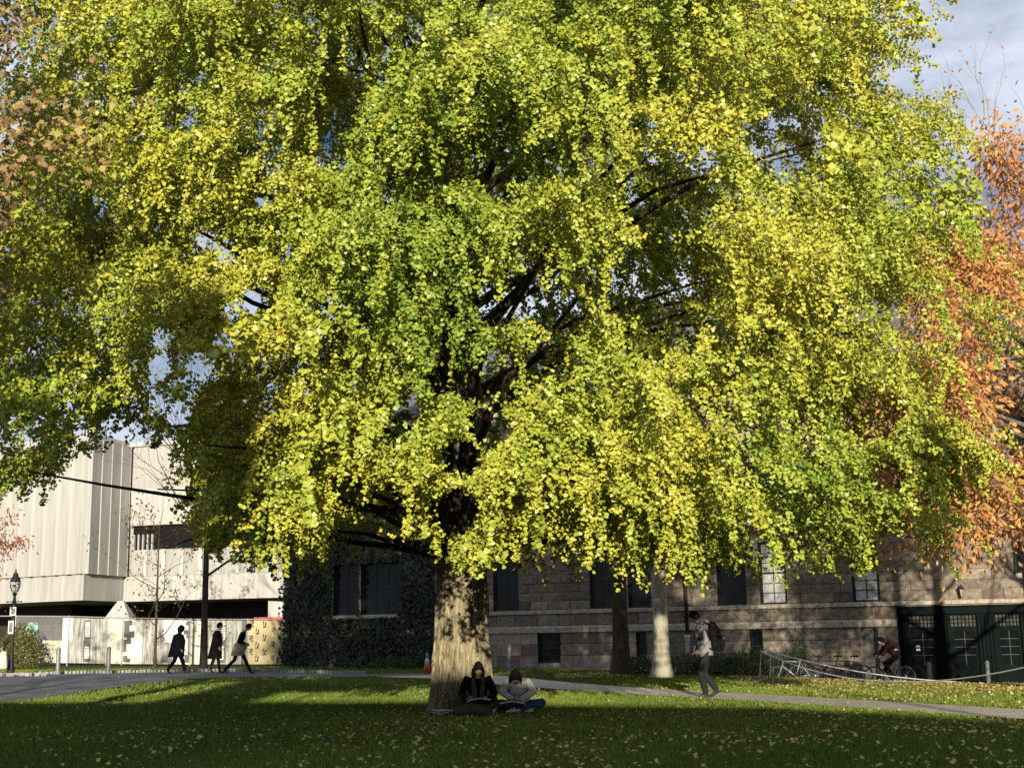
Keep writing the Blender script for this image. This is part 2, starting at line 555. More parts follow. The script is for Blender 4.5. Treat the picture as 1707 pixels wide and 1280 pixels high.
    P, A, Nn, SZ, HU, FR, W = P[keep], A[keep], Nn[keep], SZ[keep], HU[keep], FR[keep], W[keep]
    # colour: green where the crown is still green, gold where it has turned
    h = .50 + HU + .20 * (vnoise(W, .38, 2) - .5) + .22 * (vnoise(W, 1.1, 4) - .5)
    gold = [(-4.6, 19.5, 7.0, 1.5), (-3.4, 19.5, 6.0, 1.0), (3.3, 19.5, 6.4, 1.5), (2.6, 18.5, 4.2, 1.0), (1.0, 18, 3.1, 1.1), (4.6, 20, 11, 1.7), (-3.6, 18, 5.2, 1.0), (-5.9, 22, 4.6, 1.0)]
    for x, y, z, r in gold:
        d = np.hypot(W[:, 0] - x, (W[:, 2] - z))
        h += .12 * np.exp(-(d / r) ** 2)
    for x, y, z, r in [(-.4, 19, 8.2, 2.2), (-1.2, 18, 6.0, 1.3), (4.6, 19, 3.6, 1.6), (-7.4, 21, 5.0, 1.4), (.2, 21, 10.5, 2.2), (6, 20, 7, 1.2)]:
        d = np.hypot(W[:, 0] - x, (W[:, 2] - z))
        h -= .16 * np.exp(-(d / r) ** 2)
    m = leaf_mat('ginkgo_leaf', [(0, (.16, .26, .035)), (.3, (.32, .40, .05)), (.5, (.44, .47, .06)), (.75, (.55, .51, .065)), (1, (.58, .43, .055))], trans=.22, rough=.42, spec=.5)
    f = FR & (P[:, 1] < 1.0) & (P[:, 2] < 6.2)
    o1 = link_mesh('crown', leaves_mesh('crown', P[f], A[f], Nn[f], SZ[f], h[f], FAN), m, ginkgo)
    o2 = link_mesh('upper_crown', leaves_mesh('upper_crown', P[~f], A[~f], Nn[~f], SZ[~f], h[~f], FAN2), m, ginkgo)
    for o in (o1, o2): o['kind'] = 'stuff'
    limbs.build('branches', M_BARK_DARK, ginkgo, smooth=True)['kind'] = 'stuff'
make_ginkgo()
# ------------------------------------------------------------------ ground, road, path
def lawn_mat():
    m = bpy.data.materials.new('lawn_soil_and_grass')
    m.use_nodes = True
    N, L = m.node_tree.nodes, m.node_tree.links
    p = N['Principled BSDF']
    p.inputs['Roughness'].default_value = .95
    p.inputs['Specular IOR Level'].default_value = .1
    tc = N.new('ShaderNodeTexCoord')
    n1 = N.new('ShaderNodeTexNoise'); n1.inputs['Scale'].default_value = .55; n1.inputs['Detail'].default_value = 6
    n2 = N.new('ShaderNodeTexNoise'); n2.inputs['Scale'].default_value = 26; n2.inputs['Detail'].default_value = 6
    for n in (n1, n2): L.new(tc.outputs['Object'], n.inputs['Vector'])
    r1 = N.new('ShaderNodeValToRGB')
    e = r1.color_ramp.elements
    e[0].position, e[0].color = .35, (.075, .095, .022, 1)
    e[1].position, e[1].color = .68, (.115, .10, .035, 1)
    r2 = N.new('ShaderNodeValToRGB')
    e = r2.color_ramp.elements
    e[0].position, e[0].color = .3, (.35, .35, .35, 1)
    e[1].position, e[1].color = .72, (1.25, 1.2, 1.05, 1)
    mx = N.new('ShaderNodeMix'); mx.data_type = 'RGBA'; mx.blend_type = 'MULTIPLY'; mx.inputs[0].default_value = 1
    L.new(n1.outputs['Fac'], r1.inputs[0]); L.new(n2.outputs['Fac'], r2.inputs[0])
    L.new(r1.outputs[0], mx.inputs[6]); L.new(r2.outputs[0], mx.inputs[7])
    L.new(mx.outputs[2], p.inputs['Base Color'])
    b = N.new('ShaderNodeBump'); b.inputs['Strength'].default_value = .8; b.inputs['Distance'].default_value = .04
    L.new(n2.outputs['Fac'], b.inputs['Height']); L.new(b.outputs[0], p.inputs['Normal'])
    return m

def axis(a, b, fine0, fine1, step):
    fine = np.arange(fine0, fine1 + .01, step)
    lo = fine0 - np.cumsum(step * 1.25 ** np.arange(1, 60)); lo = lo[lo > a][::-1]
    hi = fine1 + np.cumsum(step * 1.25 ** np.arange(1, 60)); hi = hi[hi < b]
    return np.concatenate([[a], lo, fine, hi, [b]])
gx, gy = axis(-2600, 2600, -30, 24, .5), axis(-2600, 3600, 8, 82, .5)
GX, GY = np.meshgrid(gx, gy)
GZ = GV(GX, GY)
nx, ny = len(gx), len(gy)
me = bpy.data.meshes.new('lawn')
me.from_pydata(np.stack([GX, GY, GZ], -1).reshape(-1, 3).tolist(), [],
               [(j * nx + i, j * nx + i + 1, (j + 1) * nx + i + 1, (j + 1) * nx + i) for j in range(ny - 1) for i in range(nx - 1)])
me.polygons.foreach_set('use_smooth', [True] * len(me.polygons))
lawn = link_mesh('lawn', me, lawn_mat())
tag(lawn, 'grass lawn strewn with fallen yellow leaves', kind='structure')

def resample(pts, n):
    pts = np.array(pts, float)
    # smooth with Catmull-Rom
    P = np.vstack([2 * pts[0] - pts[1], pts, 2 * pts[-1] - pts[-2]])
    out = []
    for i in range(1, len(P) - 2):
        for t in np.linspace(0, 1, 12, endpoint=False):
            a, b, c, d = P[i - 1], P[i], P[i + 1], P[i + 2]
            out.append(.5 * ((2 * b) + (-a + c) * t + (2 * a - 5 * b + 4 * c - d) * t * t + (-a + 3 * b - 3 * c + d) * t ** 3))
    out.append(pts[-1])
    out = np.array(out)
    s = np.concatenate([[0], np.cumsum(np.linalg.norm(np.diff(out, axis=0), axis=1))])
    q = np.linspace(0, s[-1], n)
    return np.stack([np.interp(q, s, out[:, k]) for k in range(out.shape[1])], 1)

ROADS = []
def ribbon(name, e1, e2, m, lift, n=90, across=10, register=True):
    a, b = resample(e1, n), resample(e2, n)
    if register: ROADS.append(np.vstack([a, b[::-1]]))
    V, Fc = [], []
    for i in range(n):
        for k in range(across + 1):
            q = a[i] + (b[i] - a[i]) * k / across
            V.append((q[0], q[1], ground(q[0], q[1]) + lift))
    w = across + 1
    Fc = [(i * w + k, i * w + k + 1, (i + 1) * w + k + 1, (i + 1) * w + k) for i in range(n - 1) for k in range(across)]
    me = bpy.data.meshes.new(name)
    me.from_pydata(V, [], Fc)
    me.polygons.foreach_set('use_smooth', [True] * len(Fc))
    o = link_mesh(name, me, m)
    return tag(o, kind='structure')
M_ASPH = mat('worn_asphalt', (.15, .147, .14), .9, .35, 1.2, .5, 60, spec=.2)
M_PATH = mat('pale_paving', (.52, .47, .38), .9, .22, 2.2, .4, 50, spec=.2)
road = ribbon('road', [(-30, 12), (-17, 21), (-11.9, 29.5), (-10.9, 37), (-9.4, 43.2), (-5.5, 45.8), (-1.4, 46.6)],
              [(-50, 40), (-30, 46.5), (-22, 48.8), (-15.5, 49.9), (-10.5, 49.6), (-6, 49.2), (-1.4, 49.2)], M_ASPH, .028, 110, 30)
tag(road, 'grey asphalt road curving in from the left')
path = ribbon('path', [(11.5, 10), (9.2, 15.6), (7.1, 20.6), (5.85, 24.0), (4.2, 27.9), (1.6, 32.9), (-.4, 37.0), (-2.4, 42), (-5.0, 46.2)],
              [(13.2, 10.6), (10.8, 16.6), (8.5, 21.6), (7.1, 25.2), (5.6, 28.9), (3.1, 33.9), (1.2, 38.4), (-.2, 43), (-1.6, 46.7)], M_PATH, .024, 110, 8)
tag(path, 'narrow pale path crossing the lawn on the right')
street = ribbon('street', [(6.0, 50.0), (9, 45.5), (12.0, 40.6), (15.0, 36.0), (20, 27)], [(8.5, 51.2), (11.5, 49.6), (14.7, 48), (18.5, 46.2), (30, 40)], mat('dark_asphalt', (.09, .09, .092), .9, .3, 1.4, .4, 60), .03, 60, 14, register=False)
tag(street, 'dark paved strip along the stone building')

# granite setts edging the far side of the road
mb = MB()
ed = resample([(-17.5, 49.6), (-13, 49.95), (-9, 49.7), (-5.6, 49.35)], 90)
for i, (x, y) in enumerate(ed):
    z = ground(x, y)
    mb.box((x, y + rnd.uniform(-.03, .03), z + .05), (rnd.uniform(.09, .12), .2, rnd.uniform(.13, .19)), rnd.uniform(-.1, .1))
mb.build('cobble_edging', mat('granite_sett', (.30, .29, .27), .85, .35, 5, .3), road)['kind'] = 'stuff'
mb = MB()
for i in range(26):
    a = rnd.uniform(0, 6.28); r = rnd.uniform(.2, 1.4)
    x, y = -17.6 + r * math.cos(a) * 1.6, 47.6 + r * math.sin(a) * .5
    mb.box((x, y, ground(x, y) + .07), (.2, .16, .14), rnd.uniform(0, 3))
mb.build('kerb_stone', mat('granite_sett', (.3, .3, .3)), road)['kind'] = 'stuff'

def in_poly(P, poly):
    x, y = P[:, 0], P[:, 1]
    c = np.zeros(len(P), bool)
    n = len(poly)
    j = n - 1
    for i in range(n):
        xi, yi = poly[i]; xj, yj = poly[j]
        c ^= ((yi > y) != (yj > y)) & (x < (xj - xi) * (y - yi) / (yj - yi + 1e-12) + xi)
        j = i
    return c
def off_roads(P):
    k = np.ones(len(P), bool)
    for r in ROADS: k &= ~in_poly(P, r)
    return k

def view_points(n, y0, y1, power, marg=1.06):
    """ground points spread over the part of the lawn the camera looks at, denser near the camera"""
    u = rng.random(n)
    y = (y0 ** power + u * (y1 ** power - y0 ** power)) ** (1 / power)
    x = (rng.random(n) * 2 - 1) * y * .40 * marg
    return np.stack([x, y], 1)

M_GRASS = leaf_mat('grass_blade', [(0, (.08, .14, .02)), (.5, (.17, .23, .03)), (.8, (.27, .26, .05)), (1, (.38, .31, .09))], .3)
Q = np.vstack([view_points(150000, 12.5, 33, 1.1), view_points(90000, 30, 58, 1.2)])
Q = Q[off_roads(Q)]
Q = Q[np.hypot(Q[:, 0] - TRUNK[0], Q[:, 1] - TRUNK[1]) > .62]
n = len(Q)
G3 = np.column_stack([Q, GV(Q[:, 0], Q[:, 1]) - .004])
dens = vnoise(np.column_stack([Q, np.zeros(n)]), .9, 8)
keep = rng.random(n) < .12 + 1.15 * dens
Q, G3, dens = Q[keep], G3[keep], dens[keep]
n = len(Q)
up = np.column_stack([rng.normal(0, .45, n), rng.normal(0, .45, n), np.ones(n)])
nor = np.column_stack([rng.normal(0, .6, n), -np.ones(n), rng.uniform(-.2, .5, n)])
h = rng.uniform(.035, .085, n) * (.7 + .7 * dens)
hue = .25 + .45 * (vnoise(np.column_stack([Q, np.zeros(n)]), .35, 9) - .3) + rng.normal(0, .14, n)
o = link_mesh('grass', leaves_mesh('grass', G3, up, nor, h, hue, BLADE, width=.0011 * Q[:, 1] + .004), M_GRASS)
tag(o, 'short grass blades of the lawn', 'grass', kind='stuff')

# small fallen ginkgo leaves, too many to count
M_FALL = leaf_mat('fallen_leaf', [(0, (.24, .13, .05)), (.4, (.46, .34, .12)), (.7, (.58, .47, .15)), (1, (.62, .55, .30))], .15)
Q = np.vstack([view_points(15000, 12.5, 34, 1.0), view_points(7000, 20, 52, 1.0)])
w = .08 + 1.5 * vnoise(np.column_stack([Q, np.zeros(len(Q))]), .7, 12) ** 2.2
w *= np.where(Q[:, 0] > -2.5, 1.0, .38)
Q = Q[rng.random(len(Q)) < w]
a = rng.random((9000, 2))
R_ = np.column_stack([6.2 + 6 * a[:, 0], 26 + 14 * a[:, 1]])       # the deep yellow drift on the bank at the right
sd_ = ((R_[:, 0] - 6.4) * 11 + (R_[:, 1] - 40) * 5.3) / 12.2
R_ = R_[(sd_ > -5.5) & (sd_ < 1.6) & (rng.random(9000) < np.clip(1.1 + sd_ * .22, .1, 1))]
Q = np.vstack([Q, R_])
a = rng.random((700, 2))
Q = np.vstack([Q, np.column_stack([1.2 + 2.2 * a[:, 0], 40.5 + 4 * a[:, 1]])])
Q = Q[off_roads(Q) | (rng.random(len(Q)) < .08)]
n = len(Q)
G3 = np.column_stack([Q, GV(Q[:, 0], Q[:, 1]) + rng.uniform(.03, .065, n)])
al = np.column_stack([rng.normal(0, 1, (n, 2)), rng.normal(0, .3, n)])
nor = np.column_stack([rng.normal(0, .45, (n, 2)), np.ones(n)])
o = link_mesh('fallen_leaves', leaves_mesh('fallen_leaves', G3, al, nor, rng.uniform(.038, .07, n), rng.normal(.52, .2, n), FAN2), M_FALL)
tag(o, 'small fallen yellow leaves scattered over the lawn', 'leaves', kind='stuff')
# larger dry leaves lying singly near the camera
for i in range(55):
    q = view_points(1, 13, 22, 1)[0]
    if rnd.random() < .5: q[0] = -abs(q[0]) * rnd.uniform(.2, 1)
    me = leaves_mesh('fallen_leaf', np.zeros((1, 3)), np.array([[rnd.gauss(0, 1), rnd.gauss(0, 1), .35]]), np.array([[rnd.gauss(0, .4), rnd.gauss(-.3, .4), 1]]),
                     np.array([rnd.uniform(.06, .11)]), np.array([rnd.uniform(.1, .95)]), LOBED)
    link_mesh('fallen_leaf', me, M_FALL, lawn, (q[0], q[1], ground(*q) + .06))
# ------------------------------------------------------------------ brownstone building on the right
def rand_mat(name, cols, rough=.85, bump=.5, scale=7.0, mott=.35):
    """stone whose tone differs from piece to piece"""
    m = bpy.data.materials.new(name)
    m.use_nodes = True
    N, L = m.node_tree.nodes, m.node_tree.links
    p = N['Principled BSDF']
    p.inputs['Roughness'].default_value = rough
    p.inputs['Specular IOR Level'].default_value = .2
    oi = N.new('ShaderNodeObjectInfo')
    rp = N.new('ShaderNodeValToRGB')
    el = rp.color_ramp.elements
    while len(el) < len(cols): el.new(.5)
    for i, (e, c) in enumerate(zip(el, cols)):
        e.position = i / (len(cols) - 1)
        e.color = (*c, 1)
    L.new(oi.outputs['Random'], rp.inputs[0])
    tc = N.new('ShaderNodeNewGeometry')
    nz = N.new('ShaderNodeTexNoise'); nz.inputs['Scale'].default_value = scale; nz.inputs['Detail'].default_value = 7
    L.new(tc.outputs['Position'], nz.inputs['Vector'])
    r2 = N.new('ShaderNodeValToRGB')
    r2.color_ramp.elements[0].position, r2.color_ramp.elements[0].color = .3, (1 - mott, 1 - mott, 1 - mott, 1)
    r2.color_ramp.elements[1].position, r2.color_ramp.elements[1].color = .7, (1 + mott, 1 + mott, 1 + mott * .9, 1)
    L.new(nz.outputs['Fac'], r2.inputs[0])
    mx = N.new('ShaderNodeMix'); mx.data_type = 'RGBA'; mx.blend_type = 'MULTIPLY'; mx.inputs[0].default_value = 1
    L.new(rp.outputs[0], mx.inputs[6]); L.new(r2.outputs[0], mx.inputs[7])
    L.new(mx.outputs[2], p.inputs['Base Color'])
    b = N.new('ShaderNodeBump'); b.inputs['Strength'].default_value = bump; b.inputs['Distance'].default_value = .03
    L.new(nz.outputs['Fac'], b.inputs['Height']); L.new(b.outputs[0], p.inputs['Normal'])
    return m
M_STONE = rand_mat('brownstone', [(.12, .09, .07), (.23, .19, .14), (.17, .135, .105), (.29, .245, .18)])
M_BAND = rand_mat('sandstone_band', [(.34, .29, .22), (.42, .36, .28)])
M_MORTAR = mat('mortar', (.33, .28, .22), .95, .2, 8)
M_WINFR = mat('dark_window_frame', (.018, .022, .02), .5, .2, 10)
M_GLASS = mat('dark_window_glass', (.010, .013, .014), .12, .2, 1.5, spec=.22)
M_GLASSP = mat('pale_blind_behind_glass', (.5, .5, .47), .12, .3, 1.2, spec=.6)
M_SLATE = mat('roof_slate', (.13, .13, .135), .8, .3, 2.2, .4, 20, stretch=(1, 1, 3))
M_GREEN = mat('dark_green_paint', (.004, .008, .007), .65, .3, 3, spec=.06)
M_SHOPGLASS = mat('shop_glass', (.006, .008, .008), .1, .2, 1.0, spec=.3)

W0 = (-10.5, 60.6, 0)
WRZ = math.atan2(-.431, .9025)
stone = empty('stone_building', W0, WRZ)
tag(stone, 'long brownstone building with dark sash windows and slate roof behind the trees on the right', 'building')
UEND, EAVE = 36.0, 10.8
OPEN = []   # openings (u0,u1,z0,z1)
WINS = [(2.65, 3.95, 2.33, 4.7, 0), (4.08, 6.08, 2.33, 4.7, 0), (10.6, 11.75, 2.33, 4.7, 0), (14.98, 15.98, 2.33, 4.7, 0), (16.62, 17.55, 2.33, 4.7, 0),
        (20.32, 21.44, 2.33, 4.7, 0), (22.0, 23.02, 2.33, 4.7, 1), (25.5, 26.47, 2.33, 4.7, 2), (31.2, 32.3, 3.2, 5.2, 0)]
for u in (3.3, 5.1, 11.2, 15.5, 17.1, 20.9, 22.5, 26.0, 29.3, 31.8):
    WINS.append((u - .5, u + .5, 6.5, 8.9, 0))
BASEW = [(12.6, 13.6, .2, 1.4), (16.9, 17.3, .2, 1.4), (21.52, 21.99, .15, 1.4)]
DOOR = (25.68, 26.3, -.85, 1.42)
SHOP = (27.04, 34.2, -.9, 2.13)
for w in WINS: OPEN.append(w[:4])
OPEN += BASEW + [DOOR, SHOP]

def cuts(u0, u1, z0, z1):
    """the stretch u0..u1 of a course without the openings that cross it"""
    segs = [(u0, u1)]
    for a, b, c, d in OPEN:
        if d > z0 + .03 and c < z1 - .03:
            ns = []
            for s, e in segs:
                if b <= s or a >= e: ns.append((s, e))
                else:
                    if a - s > .08: ns.append((s, a))
                    if e - b > .08: ns.append((b, e))
            segs = ns
    return segs
# the recessed mortar core behind the blocks, cut for the openings, row by row
zs = sorted({-1.2, EAVE} | {o[2] for o in OPEN} | {o[3] for o in OPEN})
mb = MB()
for z0, z1 in zip(zs[:-1], zs[1:]):
    for s, e in cuts(0, UEND, z0, z1):
        mb.box2((s, .05, z0), (e, .55, z1))
mb.build('mortar_core', M_MORTAR, stone)
# dark rooms behind the openings, and the body of the building
mb = MB()
mb.box2((.1, .8, -1.2), (UEND - .1, 11.5, EAVE))
mb.build('inner_wall', mat('dim_interior', (.02, .02, .02), .9, .2, 2), stone)
mb = MB()
mb.box2((-.02, .5, -1.2), (.1, 11.6, EAVE)).box2((UEND - .1, .5, -1.2), (UEND, 11.6, EAVE)).box2((0, 11.5, -1.2), (UEND, 11.9, EAVE))
mb.build('side_wall', M_STONE, stone)
mb = MB()
mb.add([(-.3, -.35, EAVE), (UEND + .3, -.35, EAVE), (UEND + .3, 6, EAVE + 5.2), (-.3, 6, EAVE + 5.2), (-.3, 12.2, EAVE), (UEND + .3, 12.2, EAVE),
        (-.3, -.35, EAVE + .2), (UEND + .3, -.35, EAVE + .2), (UEND + .3, 6, EAVE + 5.4), (-.3, 6, EAVE + 5.4), (-.3, 12.2, EAVE + .2), (UEND + .3, 12.2, EAVE + .2)],
       [(6, 7, 8, 9), (9, 8, 11, 10), (0, 1, 7, 6), (4, 10, 11, 5), (0, 6, 9, 3), (3, 9, 10, 4), (1, 2, 8, 7), (2, 5, 11, 8), (1, 0, 3, 2), (2, 3, 4, 5)])
roof = mb.build('roof', M_SLATE, stone)

blk = {}
def block_mesh(v):
    if v not in blk:
        r = random.Random(v)
        j = lambda: r.uniform(-.02, .02)
        mb = MB()
        # a dressed block: chamfered front, slightly uneven face; unit size, front towards -y
        b = .045
        pts = [(0, .5, 0), (1, .5, 0), (1, .5, 1), (0, .5, 1), (0, 0, 0), (1, 0, 0), (1, 0, 1), (0, 0, 1),
               (b * .4 , -.12 + j(), b), (1 - b * .4, -.12 + j(), b), (1 - b * .4, -.12 + j(), 1 - b), (b * .4, -.12 + j(), 1 - b), (.5 + j(), -.16 + j(), .5 + j())]
        mb.add(pts, [(4, 5, 9, 8), (5, 6, 10, 9), (6, 7, 11, 10), (7, 4, 8, 11), (8, 9, 12), (9, 10, 12), (10, 11, 12), (11, 8, 12), (0, 4, 7, 3), (1, 2, 6, 5), (3, 7, 6, 2), (0, 1, 5, 4)])
        me = mb.mesh('stone_block')
        me.materials.append(M_STONE)
        blk[v] = me
    return blk[v]
GAP = .016
def course(z0, z1, u0, u1, wmin, wmax, first, out=None):
    """blocks of one course; returns boxes when out is a list instead of making parts"""
    for s, e in cuts(u0, u1, z0, z1):
        u = s
        k = 0
        while u < e - .02:
            w = rnd.uniform(wmin, wmax)
            if k == 0: w *= first
            if e - (u + w) < wmin * .5: w = e - u
            w = min(w, e - u)
            if out is None:
                o = bpy.data.objects.new('stone_block', block_mesh(rnd.randrange(5)))
                COL.objects.link(o)
                o.parent = stone
                o.location = (u + GAP / 2, .03 + rnd.uniform(-.012, .012), z0 + GAP / 2)
                o.scale = (w - GAP, .2, z1 - z0 - GAP)
            else:
                out.append((u + GAP / 2, u + w - GAP / 2, z0 + GAP / 2, z1 - GAP / 2))
            u += w
            k += 1
rows = [-.85, -.42, .04, .5, .96, 1.42]
for i, (a, b) in enumerate(zip(rows[:-1], rows[1:])):
    course(a, b, 13.0 if a > .4 else 19.5, UEND, .8, 1.5, .5 + .5 * (i % 2))
course(1.69, 2.17, 8.2, UEND, .72, 1.05, .7)
rows2 = [2.33, 2.69, 3.03, 3.4, 3.76, 4.12]
for i, (a, b) in enumerate(zip(rows2[:-1], rows2[1:])):
    course(a, b, 8.2, UEND, .75, 1.35, .5 + .5 * (i % 2))
# the rest of the masonry higher up and under the ivy: one part
boxes = []
zr = 4.12
i = 0
while zr < EAVE - .1:
    z1 = min(zr + rnd.choice([.34, .38, .42]), EAVE)
    course(zr, z1, 0, UEND, .7, 1.4, .5 + .5 * (i % 2), boxes)
    zr = z1
    i += 1
for a, b in zip(rows2[:-1], rows2[1:]): course(a, b, 0, 8.2, .75, 1.35, 1, boxes)
for a, b in zip(rows[:-1], rows[1:]): course(a, b, 0, 13 if a > .4 else 19.5, .8, 1.5, 1, boxes)
course(1.69, 2.17, 0, 8.2, .75, 1.1, 1, boxes)
mb = MB()
M_ST2 = [mat('brownstone_dark', (.18, .125, .10), .88, .3, 5, .4, 20), mat('brownstone_mid', (.26, .20, .155), .88, .3, 5, .4, 20), mat('brownstone_pale', (.33, .265, .21), .88, .3, 5, .4, 20)]
for (a, b, c, d) in boxes:
    mb.box2((a, .005 + rnd.uniform(-.01, .01), c), (b, .1, d), mi=rnd.randrange(3))
mb.build('upper_masonry', M_ST2, stone)['kind'] = 'stuff'
# projecting bands: the water table and the sill course
def band(z0, z1, y, u0, u1, wmin, wmax, name):
    me = None
    for s, e in cuts(u0, u1, z0, z1):
        u = s
        while u < e - .02:
            w = rnd.uniform(wmin, wmax)
            if e - u - w < .5: w = e - u
            mb = MB()
            hz = z1 - z0
            mb.add([(0, y, 0), (w - .012, y, 0), (w - .012, y, hz * .75), (0, y, hz * .75), (0, .1, 0), (w - .012, .1, 0), (w - .012, .1, hz), (0, .1, hz), (0, y + .06, hz), (w - .012, y + .06, hz)],
                   [(0, 1, 2, 3), (3, 2, 9, 8), (8, 9, 6, 7), (0, 4, 5, 1), (0, 3, 8, 7, 4), (1, 5, 6, 9, 2)])
            mb.build(name, M_BAND, stone, (u + .006, 0, z0))
            u += w
band(1.424, 1.686, -.085, 0, 27.03, 1.5, 2.4, 'water_table_stone')
band(2.174, 2.326, -.06, 0, UEND, 1.6, 2.6, 'sill_stone')
band(EAVE - .3, EAVE, -.22, 0, UEND, 5.5, 6.5, 'cornice_stone')

def window(u0, u1, z0, z1, tone, cols=2, rws=4):
    fr = MB()
    t = .075
    y0, y1 = .14, .24
    fr.box2((u0, y0, z0 + t), (u0 + t, y1, z1 - t)).box2((u1 - t, y0, z0 + t), (u1, y1, z1 - t))
    fr.box2((u0, y0 - .002, z0), (u1, y1 + .002, z0 + t)).box2((u0, y0 - .002, z1 - t), (u1, y1 + .002, z1))
    zm = (z0 + z1) / 2
    fr.box2((u0 + t, y0 + .004, zm - .03), (u1 - t, y1 - .004, zm + .03))
    # the dark reveals of the opening
    fr.box2((u1 - .012, .0, z0), (u1 + .001, y0 - .003, z1)).box2((u0 - .001, .0, z0), (u0 + .012, y0 - .003, z1))
    w = fr.build('window', M_WINFR, stone)
    iu0, iu1 = u0 + t, u1 - t
    for c in range(1, cols):
        x = iu0 + (iu1 - iu0) * c / cols
        MB().box2((x - .013, y0 + .02, z0 + t), (x + .013, y1 - .04, zm - .03)).box2((x - .013, y0 + .02, zm + .03), (x + .013, y1 - .04, z1 - t)).build('muntin', M_WINFR, w)
    for h_, (a, b) in enumerate(((z0 + t, zm - .03), (zm + .03, z1 - t))):
        nr = rws // 2
        for r in range(1, nr):
            z = a + (b - a) * r / nr
            MB().box2((iu0, y0 + .022, z - .013), (iu1, y1 - .042, z + .013)).build('muntin', M_WINFR, w)
        for c in range(cols):
            for r in range(nr):
                xa, xb = iu0 + (iu1 - iu0) * c / cols, iu0 + (iu1 - iu0) * (c + 1) / cols
                za, zb = a + (b - a) * r / nr, a + (b - a) * (r + 1) / nr
                g = M_GLASSP if (tone == 1 or (tone == 2 and h_ == 0)) else M_GLASS
                MB().add([(xa, y1 - .05, za), (xb, y1 - .05, za), (xb, y1 - .05 + rnd.uniform(-.004, .004), zb), (xa, y1 - .05, zb)], [(0, 1, 2, 3)]).build('pane', g, w)
    return w
for (a, b, c, d, tone) in WINS: window(a, b, c, d, tone, 2 if b - a < 1.6 else 3, 6 if c < 6 else 4)
for (a, b, c, d) in BASEW: window(a, b, c, d, 0, 1 if b - a < .45 else 2, 4)
MB().box2((26.2 - .0, .0, -.85), (26.31, .13, 1.42)).build('door_reveal', M_WINFR, stone)
dr = MB().box2((DOOR[0], .16, DOOR[2]), (DOOR[1], .22, DOOR[3])).build('door', mat('weathered_door', (.13, .12, .10), .6, .35, 2.5), stone)
MB().box2((25.74, .13, -.3), (26.16, .158, .35)).build('door_panel', mat('weathered_door', (.1, .1, .1)), dr)
MB().box2((25.74, .13, .45), (26.16, .158, 1.3)).build('door_glass', mat('door_glass', (.16, .155, .13), .2, .3, 2), dr)
MB().ball((26.12, .12, .38), .03, 8, 5).build('handle', M_WINFR, dr)

# the dark green wooden entrance front
def shop():
    f = MB()
    u0, u1, z0, z1 = SHOP
    f.box2((u0, .02, z1 - .24), (u1, .12, z1)).box2((u0, -.05, z1 - .3), (u1, .13, z1 - .243)).box2((u0, -.02, z1 - .06), (u1, .019, z1 - .003))
    f.box2((u0, .125, z0), (u1, .2, z0 + .32))
    ent = f.build('entrance_front', M_GREEN, stone)
    ent['label'] = 'dark green wooden entrance front with three glazed bays'
    bays = [(27.42, 28.34), (28.88, 29.78), (30.42, 31.24), (31.9, 32.72)]
    edges = [u0] + [v for b in bays for v in b] + [u1]
    for i in range(0, len(edges), 2):
        a, b = edges[i], edges[i + 1]
        p = MB()
        p.box2((a, .06, z0), (b, .18, z1 - .302))
        nfl = max(2, int((b - a) / .11))
        for k in range(nfl):       # fluting
            x = a + (b - a) * (k + .5) / nfl
            p.box2((x - .026, .0, z0 + .3), (x + .026, .058, z1 - .36))
        p.box2((a - .02, -.04, z0), (b + .02, .057, z0 + .28))
        p.build('pilaster', M_GREEN, ent)
    for bi, (a, b) in enumerate(bays):
        zt0, zt1 = 1.38, 1.78
        t = MB()
        t.box2((a, .1, zt0 - .06), (b, .19, zt0)).box2((a, .1, zt1), (b, .19, z1 - .302))
        nc, nr = 7, 3
        for c in range(1, nc):
            x = a + (b - a) * c / nc
            t.box2((x - .01, .11, zt0), (x + .01, .15, zt1))
        for r in range(1, nr):
            z = zt0 + (zt1 - zt0) * r / nr
            t.box2((a, .112, z - .01), (b, .148, z + .01))
        tr = t.build('transom', M_GREEN, ent)
        for c in range(nc):
            for r in range(nr):
                xa, xb = a + (b - a) * c / nc, a + (b - a) * (c + 1) / nc
                za, zb = zt0 + (zt1 - zt0) * r / nr, zt0 + (zt1 - zt0) * (r + 1) / nr
                jy = rnd.uniform(-.008, .008)
                MB().add([(xa, .16 + jy, za), (xb, .16 - jy, za), (xb, .16, zb), (xa, .16 + jy, zb)], [(0, 1, 2, 3)]).build('pane', mat('leaded_glass', (.07, .07, .06), .15, .6, 5), tr)
        d = MB()
        zb0, zb1 = .02, 1.2
        s = .11
        d.box2((a, .1, z0), (b, .17, zb0)).box2((a, .1, zb1), (b, .17, zt0 - .063))
        d.box2((a, .1, zb0), (a + s, .17, zb1)).box2((b - s, .1, zb0), (b, .17, zb1))
        d.box2((a + .15, .075, z0 + .12), (b - .15, .098, zb0 - .12))
        dd = d.build('door', M_GREEN, ent)
        m = MB()
        xm = (a + b) / 2
        m.box2((xm - .009, .11, zb0), (xm + .009, .135, zb1))
        for z in (.38, .66, .93): m.box2((a + s, .112, z - .009), (b - s, .133, z + .009))
        m.build('muntin', mat('pale_glazing_bar', (.07, .08, .075), .5, .2, 4), dd)
        MB().add([(a + s, .14, zb0), (b - s, .14, zb0), (b - s, .14, zb1), (a + s, .14, zb1)], [(0, 1, 2, 3)]).build('glass', M_SHOPGLASS, dd)
        if bi == 0:
            for z in (.58, .70):
                MB().box2((27.62, .098, z - .035), (27.76, .109, z + .035)).build('notice', mat('white_paper', (.8, .8, .78), .7, .04, 3), dd)
shop()

